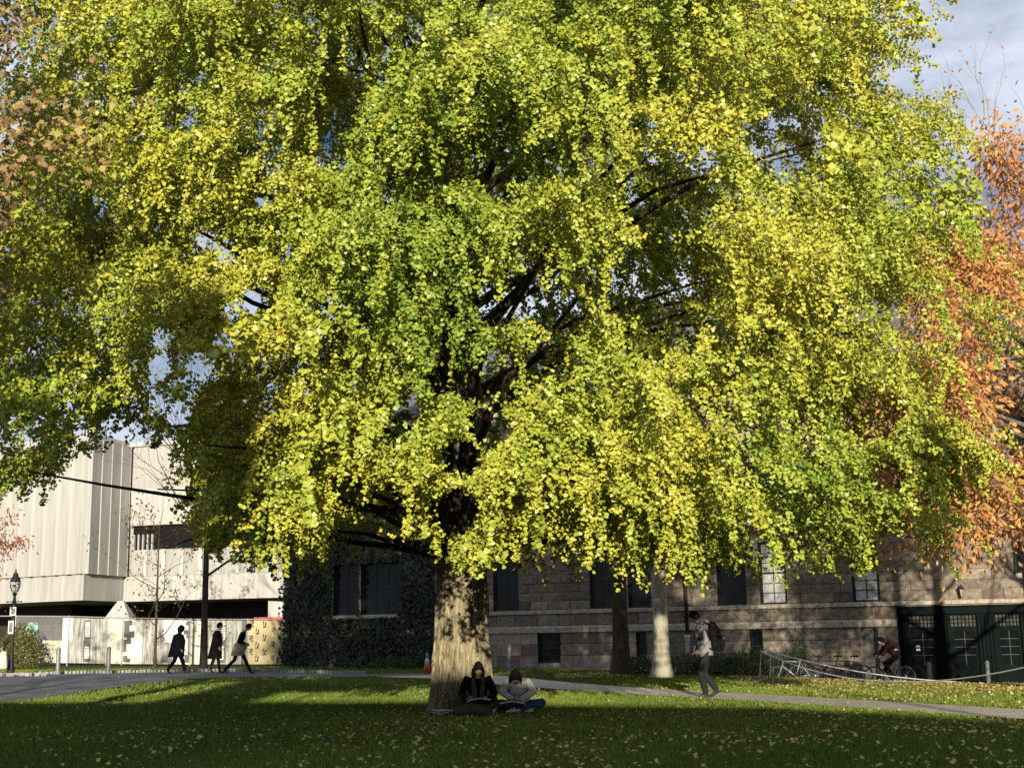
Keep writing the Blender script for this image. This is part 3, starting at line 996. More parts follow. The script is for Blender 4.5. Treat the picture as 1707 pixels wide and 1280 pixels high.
# wall lantern above the entrance
la = empty('wall_lantern', W0, WRZ)
tag(la, 'small black wall lantern above the dark green entrance', 'lantern')
mb = MB().tube([(29.38, .02, 2.42), (29.38, -.16, 2.46)], .018, 6)
mb.build('bracket', M_WINFR, la)
mb = MB().lathe([(.04, 0), (.05, .03), (.02, .04)], (29.38, -.2, 2.40), 6).lathe([(.13, 0), (.10, .05), (.03, .14), (.01, .19)], (29.38, -.2, 2.68), 6)
for k in range(6):
    a = k * math.pi / 3
    mb.tube([(29.38 + .05 * math.cos(a), -.2 + .05 * math.sin(a), 2.42), (29.38 + .1 * math.cos(a), -.2 + .1 * math.sin(a), 2.69)], .008, 4)
mb.build('cage', M_WINFR, la)
MB().lathe([(.046, 0), (.09, .25)], (29.38, -.2, 2.43), 6).build('lantern_glass', mat('frosted_glass', (.35, .34, .3), .25, .2, 5), la)

# downspout
ds = empty('downspout', W0, WRZ)
tag(ds, 'dark downspout with a pale lower length on the stone wall', 'pipe')
MB().tube([(19.06, -.11, 10.3), (19.06, -.11, 1.25)], .075, 10).build('upper_pipe', mat('brown_metal', (.05, .03, .025), .5, .2, 6), ds, smooth=True)
MB().lathe([(.13, 0), (.12, .08), (.10, .14), (.10, .62), (.13, .66), (.14, .78), (.09, .8)], (19.06, -.13, .46), 12).build('lower_pipe', mat('grey_metal_pipe', (.36, .35, .34), .5, .2, 6), ds, smooth=True)

# ivy over the left end of the wall
def make_ivy():
    n = 30000
    u = rng.uniform(-.35, 9.2, n)
    z = rng.uniform(-.1, 10.6, n)
    lump = vnoise(np.column_stack([u, z, np.zeros(n)]), .9, 21)
    edge = 7.6 + 1.6 * (vnoise(np.column_stack([np.zeros(n), z, np.zeros(n)]), .8, 22) - .4) + .3 * (z - 2) * (z > 2)
    keep = (u < edge) & (rng.random(n) < .35 + .9 * lump)
    for a, b, c, d, _ in WINS[:2] + WINS[9:11]:
        keep &= ~((u > a - .02) & (u < b + .05) & (z > c - .12) & (z < d - .2 * lump))
    u, z, lump = u[keep], z[keep], lump[keep]
    n = len(u)
    y = -.03 - .30 * lump * rng.random(n) ** .5
    side = u < .02
    y = np.where(side, rng.uniform(-.3, 3.5, n), y)
    u = np.where(side, -.05 - .3 * lump * rng.random(n), u)
    c, s = math.cos(WRZ), math.sin(WRZ)
    def tow(a, b, zz): return np.column_stack([a * c - b * s, a * s + b * c, zz])
    pos = tow(u, y, z)
    nn = tow(np.where(side, -1.0, rng.normal(0, .5, n)), np.where(side, rng.normal(0, .5, n), -1.0), rng.normal(.35, .4, n))
    al = tow(rng.normal(0, .45, n), rng.normal(0, .25, n) - .15, np.full(n, -1.0))
    m = leaf_mat('ivy_leaf', [(0, (.007, .015, .006)), (.6, (.017, .03, .010)), (.92, (.03, .038, .012)), (1, (.10, .075, .02))], .10, .45, .35)
    o = link_mesh('ivy', leaves_mesh('ivy', pos, al, nn, rng.uniform(.11, .2, n), rng.normal(.45, .25, n), FAN2), m, None, W0)
    tag(o, 'dense dark ivy climbing the left end of the stone building', 'ivy')
    mb = MB()
    return o
make_ivy()
# ------------------------------------------------------------------ pale concrete building on the left
def concrete_mat(name, col, var=.1):
    return mat(name, col, .85, var, 1.6, .25, 30, spec=.25, stretch=(2.2, 2.2, .16), detail=7)
M_CONC = concrete_mat('pale_concrete', (.42, .405, .375), .2)
M_CONC2 = concrete_mat('grey_concrete', (.36, .345, .32), .22)
M_CONC3 = concrete_mat('sunlit_concrete_fin', (.50, .485, .45), .12)  # lighter copy of the concrete: sunlit fin edges put into the colour
conc = empty('concrete_building', (-23.4, 72.2, 0))
tag(conc, 'pale ribbed concrete building with overhanging ledge behind the fence on the left', 'building')
CO = Vector((-23.4, 72.2, 0))
A_, B_, C_, E_ = Vector((-42, 84.3)), Vector((-23.4, 72.2)), Vector((-22.45, 76.4)), Vector((-9.6, 72.4))
FOOT = [A_, B_, C_, E_, Vector((-2, 86)), Vector((-34, 98))]
def inset(poly, d):
    out = []
    n = len(poly)
    for i in range(n):
        p0, p1, p2 = poly[i - 1], poly[i], poly[(i + 1) % n]
        d1, d2 = (p1 - p0).normalized(), (p2 - p1).normalized()
        n1, n2 = Vector((-d1.y, d1.x)), Vector((-d2.y, d2.x))
        a, b = p0 + n1 * d, p1 + n2 * d
        cr = d1.x * d2.y - d1.y * d2.x
        t = ((b - a).x * d2.y - (b - a).y * d2.x) / cr
        out.append(a + d1 * t)
    return out
def prism(poly, z0, z1, name, m, parent, origin=CO):
    n = len(poly)
    vs = [(p.x - origin.x, p.y - origin.y, z0) for p in poly] + [(p.x - origin.x, p.y - origin.y, z1) for p in poly]
    fs = [tuple(range(n - 1, -1, -1)), tuple(range(n, 2 * n))] + [(i, (i + 1) % n, n + (i + 1) % n, n + i) for i in range(n)]
    return MB().add(vs, fs).build(name, m, parent)
prism(FOOT, 3.6, 5.0, 'ledge', M_CONC, conc)
prism(inset(FOOT, .28), 5.003, 12.5, 'upper_storey', M_CONC2, conc)
prism(inset(FOOT, -.04), 12.503, 12.75, 'parapet', M_CONC, conc)
prism(inset(FOOT, 5.0), -.2, 3.597, 'ground_floor', mat('dark_brown_glazing', (.05, .035, .03), .5, .3, 1.5), conc)  # set-back glazing in its own dark brown
def facepanels(P, Q, z0, z1, widths, outs, mats_, twist=0.0, u0=0.0, name='wall_panel', depth=.4, back=.28):
    """upright concrete panels along the face from P to Q, each standing out by its own amount"""
    d = (Q - P); Ln = d.length; d.normalize()
    nrm_ = Vector((d.y, -d.x))
    ang = math.atan2(d.y, d.x)
    u = u0
    k = 0
    while u < Ln - .05:
        w = min(widths[k % len(widths)], Ln - u)
        o = outs[k % len(outs)]
        c = P + d * (u + w / 2) - nrm_ * (back - o + depth / 2)
        MB().box((0, 0, 0), (w - .02, depth, z1 - z0)).build(name, mats_[k % len(mats_)], conc, (c.x - CO.x, c.y - CO.y, (z0 + z1) / 2), ang + twist)
        u += w
        k += 1
# left face (runs towards the camera at the corner), side face, recessed face
facepanels(B_ + (A_ - B_).normalized() * 16, B_, 5.012, 12.495, [.82, .26], [.42, .56], [M_CONC, M_CONC3], -.05)
facepanels(B_, C_, 5.012, 12.495, [1.05], [.50], [M_CONC2, M_CONC], .05)
facepanels(C_, E_, 9.98, 12.495, [.40], [.18], [M_CONC2], .09, .3)
facepanels(C_, E_, 5.012, 6.5, [.95, .24], [.26, .34], [M_CONC2, M_CONC3], 0, .3)
dF3 = (E_ - C_).normalized(); nF3 = Vector((dF3.y, -dF3.x)); aF3 = math.atan2(dF3.y, dF3.x)
def f3box(u0, u1, z0, z1, out, depth, name, m):
    c = C_ + dF3 * ((u0 + u1) / 2) - nF3 * (.28 - out + depth / 2)
    return MB().box((0, 0, 0), (u1 - u0, depth, z1 - z0)).build(name, m, conc, (c.x - CO.x, c.y - CO.y, (z0 + z1) / 2), aF3)
LE = (E_ - C_).length
for k in range(4):
    f3box(.3 + k * 3.7, min(LE, .3 + (k + 1) * 3.7) - .02, 7.9, 9.86, .32, .5, 'spandrel_panel', M_CONC)
f3box(.3, LE, 9.86, 9.975, .36, .5, 'sill', M_CONC3)
f3box(.35, LE, 6.51, 7.89, .03, .06, 'strip_window', mat('black_glazing', (.006, .006, .007), .3, .2, 2))
for k in range(5):
    f3box(.45 + k * .3, .53 + k * .3, 6.505, 7.4, .2, .14, 'window_fin', M_CONC2)
# carrying piers under the ledge
def pier(x, y, w, z1, cap):
    m = MB()
    if cap:
        m.add([(x - w / 2 - CO.x, y - CO.y - w / 2, -.2), (x + w / 2 - CO.x, y - CO.y - w / 2, -.2), (x + w / 2 - CO.x, y - CO.y + w / 2, -.2), (x - w / 2 - CO.x, y - CO.y + w / 2, -.2),
               (x - w / 2 - CO.x, y - CO.y - w / 2, 2.45), (x + w / 2 - CO.x, y - CO.y - w / 2, 2.45), (x + w / 2 - CO.x, y - CO.y + w / 2, 2.45), (x - w / 2 - CO.x, y - CO.y + w / 2, 2.45),
               (x - .15 - CO.x, y - CO.y - .15, 3.59), (x + .15 - CO.x, y - CO.y - .15, 3.59), (x + .15 - CO.x, y - CO.y + .15, 3.59), (x - .15 - CO.x, y - CO.y + .15, 3.59)],
              [(0, 1, 5, 4), (1, 2, 6, 5), (2, 3, 7, 6), (3, 0, 4, 7), (4, 5, 9, 8), (5, 6, 10, 9), (6, 7, 11, 10), (7, 4, 8, 11)])
    else:
        m.box((x - CO.x, y - CO.y, z1 / 2), (w, .8, z1))
    m.build('pier', M_CONC, conc)
pier(-22.0, 74.5, 1.6, 3.4, True)
pier(-12.6, 74.9, 2.4, 3.595, False)
MB().box((-13.7 - CO.x, 74.2 - CO.y, 2.45), (1.6, .1, .22)).build('red_strip', mat('dull_red_board', (.35, .10, .07), .7, .2, 4), conc)

# ------------------------------------------------------------------ printed site fence in front of it
FP = [(0, -25.45, 65.9, .44), (23, -24.7, 66, .43), (120, -21.85, 66.1, .36), (205, -19.62, 66.9, .26), (317, -16.5, 68, .16), (458, -12.42, 69, .08), (500, -11.2, 69.3, .05)]
def fpt(px):
    a = [p[0] for p in FP]
    return Vector([np.interp(px, a, [p[k] for p in FP]) for k in (1, 2, 3)])
fence = empty('site_fence', fpt(23))
tag(fence, 'chain link site fence covered with printed panels below the concrete building', 'fence')
FO = fpt(23)
M_GALV = mat('galvanised_steel', (.45, .45, .43), .45, .15, 8, metal=.6)
FH = 2.26
mb = MB()
pts = [fpt(p) + Vector((0, 0, FH)) - FO for p in (0, 60, 120, 160, 205, 260, 317, 370, 412, 458, 500)]
mb.tube(pts, .03, 6)
mb.build('top_rail', M_GALV, fence)
for p in (25, 113, 178, 205, 317, 345, 412, 470):
    q = fpt(p) - FO
    MB().tube([(q.x, q.y - .05, q.z - .3), (q.x, q.y - .05, q.z + FH + .04)], .032, 8).build('post', M_GALV, fence)
M_WOODP = mat('grey_woodgrain_print', (.30, .29, .26), .7, .75, 2.2, stretch=(5, 5, .5), detail=8)
M_PLAINP = mat('pale_cream_print', (.56, .53, .43), .7, .12, 1.4)
M_WHITEP = mat('white_print', (.72, .70, .62), .7, .06, 1.4)
M_KHAKIP = mat('khaki_print', (.44, .37, .20), .7, .12, 1.2)
M_ORGP = mat('mottled_cream_print', (.36, .28, .14), .7, .5, 5.5, col2=(.72, .68, .52), detail=3)
M_BLACKP = mat('black_print', (.06, .06, .05), .7, .2, 4)
M_SHADEP = mat('dark_grey_print', (.11, .11, .10), .7, .3, 3, stretch=(6, 6, .6))
def fpanel(p0, p1, m, z0=.02, z1=FH - .06, name='fence_panel', off=0.0):
    a, b = fpt(p0) - FO, fpt(p1) - FO
    d = Vector((0, -.02 - off, 0))
    vs = [a + d + Vector((0, 0, z0)), b + d + Vector((0, 0, z0)), b + d + Vector((0, 0, z1)), a + d + Vector((0, 0, z1))]
    vs += [v + Vector((0, .012, 0)) for v in vs]
    return MB().add(vs, [(0, 1, 2, 3), (7, 6, 5, 4), (0, 4, 5, 1), (3, 2, 6, 7), (0, 3, 7, 4), (1, 5, 6, 2)]).build(name, m, fence)
def fmark(parent, p0, p1, z0, z1, m=M_BLACKP, lift=.03, name='printed_mark', slant=0):
    a, b = fpt(p0) - FO, fpt(p1) - FO
    d = Vector((0, -lift, 0))
    vs = [a + d + Vector((0, 0, z0)), b + d + Vector((0, 0, z0 + slant)), b + d + Vector((0, 0, z1 + slant)), a + d + Vector((0, 0, z1))]
    return MB().add(vs, [(0, 1, 2, 3)]).build(name, m, parent)
fpanel(25, 103, M_ORGP, .02, 1.1)
fpanel(103, 113, M_WHITEP, .02, 1.12)
fpanel(103, 120, M_WHITEP, 1.125)
p = fpanel(113, 178, M_WOODP, off=.015)
for z in np.linspace(.25, .75, 6): fmark(p, 141, 149, z, z + .07, M_WHITEP)
for z in np.linspace(1.3, 1.95, 7): fmark(p, 141, 149, z, z + .07, M_WHITEP)
fmark(p, 139.5, 150.5, .1, 2.1, M_SHADEP, .024)
fpanel(178, 205, M_PLAINP)
p = fpanel(205, 237, M_WHITEP)
for z0, z1, a, b in [(.1, .42, 207, 214), (.1, .28, 214, 219), (.62, 1.2, 207, 212), (1.0, 1.3, 212, 219), (1.3, 1.62, 207, 224), (1.62, 1.9, 207, 216), (1.9, 2.15, 207, 220)]: fmark(p, a, b, z0, z1, M_SHADEP)
p = fpanel(237, 272, M_WOODP)
for z in np.linspace(.4, 1.9, 15): fmark(p, 256, 263, z, z + .06, M_WHITEP)
p = fpanel(272, 317, M_WHITEP)
for z0, z1, a, b in [(.1, .3, 301, 316), (.3, .5, 308, 316), (.5, 1.3, 313, 316), (1.3, 1.5, 310, 316), (1.5, 1.72, 306, 316), (1.72, 1.95, 313, 316), (1.95, 2.15, 309, 316)]: fmark(p, a, b, z0, z1, M_SHADEP)
fmark(p, 272, 287, .1, 1.1, M_WOODP)
fpanel(317, 345, M_PLAINP)
p = fpanel(345, 402, M_WOODP)
for z in np.linspace(.25, .85, 7): fmark(p, 367, 373, z, z + .06, M_WHITEP)
for z in np.linspace(1.25, 2.0, 8): fmark(p, 369, 375, z, z + .06, M_WHITEP)
fmark(p, 365.5, 376.5, .1, 2.1, M_SHADEP, .024)
fpanel(402, 412, M_SHADEP)
yp = fpanel(412, 500, M_KHAKIP)
def kmark(cx, cz, k):
    """the printed glyph: an upright stroke with two arms and a short foot"""
    a = fpt(cx) - FO
    m = MB()
    def stroke(x0, z0, x1, z1, w):
        dv = Vector((x1 - x0, 0, z1 - z0)).normalized()
        n_ = Vector((-dv.z, 0, dv.x)) * w / 2
        p0, p1 = Vector((x0, 0, z0)), Vector((x1, 0, z1))
        m.add([p0 - n_, p1 - n_, p1 + n_, p0 + n_], [(0, 1, 2, 3)])
    if k % 2 == 0:
        stroke(-.08, -.18, -.08, .18, .07); stroke(-.05, .1, .12, .14, .06); stroke(.1, .14, .1, .0, .05); stroke(-.05, 0, .1, .02, .05); stroke(0, 0, .12, -.17, .06)
    else:
        stroke(-.1, -.16, -.02, .18, .07); stroke(-.08, -.14, .1, -.1, .06); stroke(.04, -.1, .1, .12, .06)
    o = m.build('printed_mark', M_BLACKP, yp, (a.x, a.y - .035, a.z + cz))
for i, (cx, cz) in enumerate([(418, 2.05), (440, 2.0), (466, 2.05), (428, 1.65), (455, 1.7), (417, 1.3), (440, 1.35), (466, 1.3), (428, .95), (454, 1.0), (417, .65), (440, .62), (467, .68), (428, .3), (454, .32)]):
    kmark(cx, cz, i if i < 3 else i + (i // 5))
# the open chain link bay with a teal sheet tied to it
mb = MB()
a, b = fpt(25) - FO, fpt(103) - FO
Lf = (b - a).length
def lerp(s, z):
    q = a + (b - a) * (s / Lf)
    return (q.x, q.y - .01, q.z + z)
zb, zt = 1.12, FH - .03
for s in np.arange(-1.2, Lf, .075):
    for sg in (1, -1):
        s0, z0, s1, z1 = s, zb, s + (zt - zb), zt
        if sg < 0: z0, z1 = zt, zb
        t0, t1 = max(0, -s0 / (s1 - s0)), min(1, (Lf - s0) / (s1 - s0))
        if t1 <= t0: continue
        mb.tube([lerp(s0 + (s1 - s0) * t0, z0 + (z1 - z0) * t0), lerp(s0 + (s1 - s0) * t1, z0 + (z1 - z0) * t1)], .007, 3, cap=False)
mb.build('chain_link', M_GALV, fence)['kind'] = 'stuff'
sh = MB()
q0, q1 = fpt(41) - FO, fpt(61) - FO
sh.add([(q0.x, q0.y - .04, 1.33), (q1.x, q1.y - .05, 1.2), (q1.x + .05, q1.y - .05, 1.92), (q0.x + .08, q0.y - .04, 1.95)], [(0, 1, 2, 3)])
sh.build('banner', mat('teal_print', (.03, .22, .17), .6, .8, 5, col2=(.30, .52, .42), detail=2), fence)

# ------------------------------------------------------------------ the hall behind the camera whose roofline shades the lawn
hall = empty('hall_building', (-3.6, -21.8, 0))
tag(hall, 'long brownstone hall with a square chimney standing behind the viewer', 'building')
HO = Vector((-3.6, -21.8, 0))
HF = [Vector((-48, -14)), Vector((-48, -32)), Vector((-6, -36)), Vector((22, -66)), Vector((32, -60)), Vector((8.4, -30.3)), Vector((5.4, -24.6)), Vector((2.2, -22.9)), Vector((.2, -21.0)), Vector((-1.2, -20.4)), Vector((-11.0, -18.6))]
prism(HF, -1.5, 9.4, 'wall', M_ST2[1], hall, HO)
mb = MB()
for i in range(9):
    x = -46 + i * 3.4
    y = -14 - (x + 48) * 4.6 / 33.5
    for z in (1.2, 5.0): mb.box((x - HO.x, y - HO.y + .05, z + 1), (1.1, .12, 2), math.atan2(-4.6, 33.5))
mb.build('windows', M_GLASS, hall)['kind'] = 'stuff'
for (x, y, w, d, z) in ((-5.9, -20.9, 2.2, 1.5, 12.2),):
    mb = MB().box((x - HO.x, y - HO.y - d / 2, (9 + z) / 2), (w, d, z - 9), -.1).box((x - HO.x, y - HO.y - d / 2, z + .1), (w + .2, d + .2, .22), -.1)
    mb.build('chimney', M_ST2[0], hall)
# ------------------------------------------------------------------ people
M_SKIN = mat('skin', (.50, .31, .22), .55, .08, 8)
M_SKIN2 = mat('skin_tan', (.42, .25, .17), .55, .08, 8)
M_HAIR = mat('black_hair', (.010, .008, .007), .85, .3, 30, spec=.08)
M_HAIRB = mat('brown_hair', (.03, .019, .012), .85, .3, 30, spec=.08)
def cloth(name, c, var=.15): return mat(name, c, .9, var, 6, .25, 40, spec=.12)
M_BLACK = cloth('black_cloth', (.007, .007, .008))
M_NAVY = cloth('navy_cloth', (.008, .009, .015))
M_CHAR = cloth('charcoal_trousers', (.018, .018, .02))
M_GREYH = cloth('grey_hoodie', (.20, .20, .21))
M_BEIGE = cloth('beige_cloth', (.33, .27, .19))
M_WHITEK = cloth('off_white_knit', (.60, .57, .51))
M_JEANS = cloth('blue_jeans', (.045, .075, .12))
M_OLIVE = cloth('olive_trousers', (.06, .05, .03))
M_MAROON = cloth('maroon_jacket', (.035, .012, .011))
M_SHOE = mat('dark_shoe', (.02, .02, .022), .6, .2, 10)
M_WSHOE = mat('pale_sneaker', (.5, .48, .45), .6, .15, 10)

def remeshed(mb, voxel):
    me = mb.mesh('tmp')
    o = bpy.data.objects.new('tmp', me)
    COL.objects.link(o)
    md = o.modifiers.new('r', 'REMESH')
    md.mode = 'VOXEL'
    md.voxel_size = voxel
    sm = o.modifiers.new('s', 'SMOOTH')
    sm.factor = .5
    sm.iterations = 4
    dg = bpy.context.evaluated_depsgraph_get()
    ev = o.evaluated_get(dg)
    m2 = ev.to_mesh()
    n = len(m2.vertices)
    V = np.empty(n * 3); m2.vertices.foreach_get('co', V)
    Fc = [tuple(p.vertices) for p in m2.polygons]
    ev.to_mesh_clear()
    bpy.data.objects.remove(o)
    bpy.data.meshes.remove(me)
    return V.reshape(-1, 3), Fc

def hand(mb, wrist, d, palm_n, mi, curl=.5, left=False, size=1.0):
    """palm with four curled fingers and a thumb; d = direction of the fingers, palm_n = out of the palm"""
    w = Vector(wrist); d = Vector(d).normalized(); pn = Vector(palm_n)
    pn = (pn - d * pn.dot(d)).normalized()
    sd = d.cross(pn) * (1 if left else -1)      # towards the thumb
    s = size
    mb.tube([w - d * .02, w + d * .03 * s, w + d * .085 * s], [.026 * s, .038 * s, .040 * s], 8, mi, side=sd, flat=[.022 * s, .017 * s, .014 * s])
    for k, (off, ln) in enumerate(((.028, .070), (.010, .078), (-.009, .072), (-.027, .056))):
        p0 = w + d * .080 * s + sd * off * s
        c1 = math.cos(curl * .9); s1 = math.sin(curl * .9)
        d1 = d * c1 + pn * s1
        d2 = d * math.cos(curl * 2.2) + pn * math.sin(curl * 2.2)
        p1 = p0 + d1 * ln * .5 * s
        p2 = p1 + d2 * ln * .5 * s
        mb.tube([p0, p1, p2], [.0095 * s, .009 * s, .006 * s], 6, mi)
    t0 = w + d * .025 * s + sd * .03 * s
    t1 = t0 + (sd * .7 + d * .6 + pn * .35).normalized() * .038 * s
    t2 = t1 + (d * .85 + pn * .45).normalized() * .03 * s
    mb.tube([t0, t1, t2], [.012 * s, .0105 * s, .007 * s], 6, mi)

def head_mesh(mb, c, fwd, up, mi, s=1.0):
    """head with brow, nose, lips, chin and ears; c = centre, fwd = where the face looks"""
    f = Vector(fwd).normalized(); u = Vector(up); u = (u - f * u.dot(f)).normalized(); sd = u.cross(f)
    n, m = 20, 16
    vs = []
    for i in range(m + 1):
        th = math.pi * i / m
        for k in range(n):
            an = 2 * math.pi * k / n
            x, y, z = math.sin(th) * math.cos(an), math.sin(th) * math.sin(an), math.cos(th)   # x forward
            jaw = max(0, -z)
            rx = .098 * (1 - .10 * jaw); ry = .076 * (1 - .30 * jaw ** 1.5)
            X, Y, Z = x * rx - .012 * jaw * (x < 0), y * ry, z * .118
            if x > .2:
                X += .022 * math.exp(-((y / .16) ** 2) - (((z + .12) / .2) ** 2))      # nose
                X -= .010 * math.exp(-(((abs(y) - .42) / .2) ** 2) - (((z - .08) / .14) ** 2))   # eye sockets
                X += .006 * math.exp(-((y / .3) ** 2) - (((z + .52) / .1) ** 2))       # lips
                X += .008 * math.exp(-((y / .4) ** 2) - (((z + .85) / .2) ** 2))       # chin
            vs.append(Vector(c) + (f * X + sd * Y + u * Z) * s)
    fs = [(i * n + k, (i + 1) * n + k, (i + 1) * n + (k + 1) % n, i * n + (k + 1) % n) for i in range(m) for k in range(n)]
    mb.add(vs, fs, mi)
    for g in (1, -1):
        mb.ball(Vector(c) + (sd * g * .078 - f * .012 - u * .005) * s, (.016 * s, .010 * s, .03 * s), 6, 5, mi)
    return f, u, sd

def hair_cap(name, c, fwd, up, m, parent, s=1.0, low=-.1, puff=1.0, bun=None, long=None):
    f = Vector(fwd).normalized(); u = Vector(up); u = (u - f * u.dot(f)).normalized(); sd = u.cross(f)
    mb = MB()
    n, k_ = 22, 12
    r = random.Random(len(name) * 7 + int(s * 100))
    vs, idx = [], []
    for i in range(k_ + 1):
        th = math.pi * .74 * i / k_
        for k in range(n):
            an = 2 * math.pi * k / n
            x, y, z = math.sin(th) * math.cos(an), math.sin(th) * math.sin(an), math.cos(th)
            front = max(0, x)
            zl = z
            lim = .42 * front + low * (1 - front)     # hairline: higher at the forehead
            if zl < lim: zl = lim + (zl - lim) * .12
            jit = 1 + r.uniform(-.035, .05)
            rr = 1.10 * puff * jit
            X, Y, Z = x * .103 * rr - .006, y * .084 * rr, zl * .128 * rr
            vs.append(Vector(c) + (f * X + sd * Y + u * Z) * s)
    fs = [(i * n + k, (i + 1) * n + k, (i + 1) * n + (k + 1) % n, i * n + (k + 1) % n) for i in range(k_) for k in range(n)]
    fs.append(tuple(k_ * n + k for k in range(n)))
    mb.add(vs, fs)
    if long:
        for off in np.linspace(-1, 1, 7):
            p0 = Vector(c) + (-f * (.075 - .05 * abs(off)) + sd * off * .075 + u * .02) * s
            p2 = p0 + Vector((0, 0, -long)) + sd * off * .03 - f * .02 * (1 - abs(off))
            mb.tube([p0, (p0 + p2) / 2 - f * .015, p2], [.034 * s, .034 * s, .012 * s], 7)
    if bun: mb.ball(Vector(c) + (-f * .12 + u * bun) * s, .05 * s, 8, 6)
    return mb.build(name, m, parent, smooth=True)

def person(label, loc, rz, J, mats_, group=None, bulk=1.0, voxel=.016, hands=True, hair=None, top_r=(.06, .05, .042), leg_r=(.088, .064, .05), curl=(.6, .6), palm=None, head_s=1.0, torso=(1, 1)):
    """J: joints in the person's own frame (x forward, y left, z up).  mats_: skin, top, legs, shoes"""
    root = empty('person', loc, rz)
    tag(root, label, 'person', group)
    mb = MB()
    V = {k: Vector(v) for k, v in J.items()}
    seg = []
    side = (V['sl'] - V['sr']).normalized()
    hs = (V['hl'] - V['hr']).normalized()
    pel, che, nek, hd = V['pelvis'], V['chest'], V['neck'], V['head']
    tw, td = torso
    mid = pel.lerp(che, .45)
    mb.tube([pel - (che - pel).normalized() * .09, pel, mid, che, che.lerp(nek, .55), nek.lerp(che, .12)],
            [.12 * bulk * tw, .165 * bulk * tw, .15 * bulk * tw, .175 * bulk * tw, .155 * bulk, .06], 14, 0, side=(side + hs) / 2,
            flat=[.10 * bulk * td, .12 * bulk * td, .105 * bulk * td, .125 * bulk * td, .095 * bulk, .055])
    mb.tube([nek - (hd - nek) * .35, nek, hd.lerp(nek, .25)], [.056, .052, .05], 10)
    seg += [(pel, che, 1), (che, nek.lerp(che, .15), 1), (nek, hd, 0)]
    a, b, c = top_r
    la, lb, lc = leg_r
    for s in 'lr':
        S_, E2, W_ = V['s' + s], V['e' + s], V['w' + s]
        mb.tube([che.lerp(S_, .55), S_, S_.lerp(E2, .5), E2, E2.lerp(W_, .55), W_], [a * 1.05, a * 1.12, a, b, b * .92, c * .85], 10)
        seg += [(S_, E2, 1), (E2, W_, 1), (che.lerp(S_, .3), S_, 1)]
        H_, K_, A2, T_ = V['h' + s], V['k' + s], V['a' + s], V['t' + s]
        mb.tube([H_ + (H_ - K_).normalized() * .05, H_, H_.lerp(K_, .5), K_, K_.lerp(A2, .35), A2], [la * .9, la * 1.08, la * .98, lb, lb * .97, lc], 10)
        seg += [(H_, K_, 2), (K_, A2.lerp(K_, .06), 2)]
        heel = A2 - (T_ - A2).normalized() * .05 + Vector((0, 0, -.035))
        heel = A2 + (A2 - T_).normalized() * .045 + (T_ - A2) * .0
        dn = V.get('sole', Vector((0, 0, -1)))
        h0 = heel + dn * .045
        t0 = T_
        mb.tube([h0, h0.lerp(t0, .3) + Vector((0, 0, .008)), h0.lerp(t0, .7), t0], [.036, .042, .048, .03], 10, side=(T_ - A2).cross(Vector((0, 0, 1))) if (T_ - A2).cross(Vector((0, 0, 1))).length > .01 else side, flat=[.038, .046, .034, .022])
        mb.tube([A2, A2 + dn * .05], [.042, .046], 8)
        seg += [(h0, t0, 3), (A2 + dn * .02, A2 + dn * .06, 3)]
    P, Fc = remeshed(mb, voxel)
    cen = np.array([P[list(f)].mean(0) for f in Fc])
    best = np.full(len(cen), 1e9); mi = np.zeros(len(cen), int)
    for p0, p1, k in seg:
        p0 = np.array(p0); d = np.array(p1) - p0
        t = np.clip(((cen - p0) @ d) / max(d @ d, 1e-9), 0, 1)
        dist = np.linalg.norm(cen - (p0 + t[:, None] * d), axis=1) - (.05 if k == 1 and abs(d[2]) > .15 else 0)
        u = dist < best
        best[u] = dist[u]; mi[u] = k
    body = MB()
    body.v = [tuple(v) for v in P]
    body.f = Fc
    body.m = mi.tolist()
    fwd = V.get('look', Vector((1, 0, 0)))
    upv = (hd - nek).normalized()
    if 'hup' in V: upv = V['hup']
    head_mesh(body, hd + upv * .04, fwd, upv, 0, head_s)
    if hands:
        for s, cu in zip('lr', curl):
            d = (V['w' + s] - V['e' + s]).normalized()
            d = V.get('hd' + s, d)
            pn = V.get('pn' + s, Vector((0, -1 if s == 'l' else 1, 0)))
            hand(body, V['w' + s], d, pn, 0, cu, s == 'l')
    body.build('body', mats_, root, smooth=True)
    if hair:
        hair_cap('hair', hd + upv * .04, fwd, upv, hair[0], root, head_s, **hair[1])
    return root

def ground_loc(x, y): return (x, y, ground(x, y))

def walk(stride=.33, h=1.75, lean=.05, arm=.22, nod=.12, bent=False):
    k = h / 1.75
    J = dict(pelvis=(0, 0, .95), chest=(lean, 0, 1.3), neck=(lean * 1.6 + .01, 0, 1.47), head=(lean * 1.9 + .04 + nod * .15, 0, 1.58),
             sl=(lean * 1.2, .185, 1.41), sr=(lean * 1.2, -.185, 1.41),
             el=(lean - arm * .7, .235, 1.13), er=(lean + arm * .5, -.235, 1.13), wl=(lean - arm * .9, .22, .89), wr=(lean + arm * 1.25, -.2, .9),
             hl=(0, .095, .9), hr=(0, -.095, .9), kl=(stride * .55, .10, .5), kr=(-stride * .25, -.09, .49),
             al=(stride, .09, .10), ar=(-stride * 1.05, -.09, .17), tl=(stride + .17, .10, .045), tr=(-stride * 1.05 + .13, -.10, .03),
             look=(1, 0, -nod * 2.5))
    return {a: (Vector(b) * k if a != 'look' else Vector(b)) for a, b in J.items()}

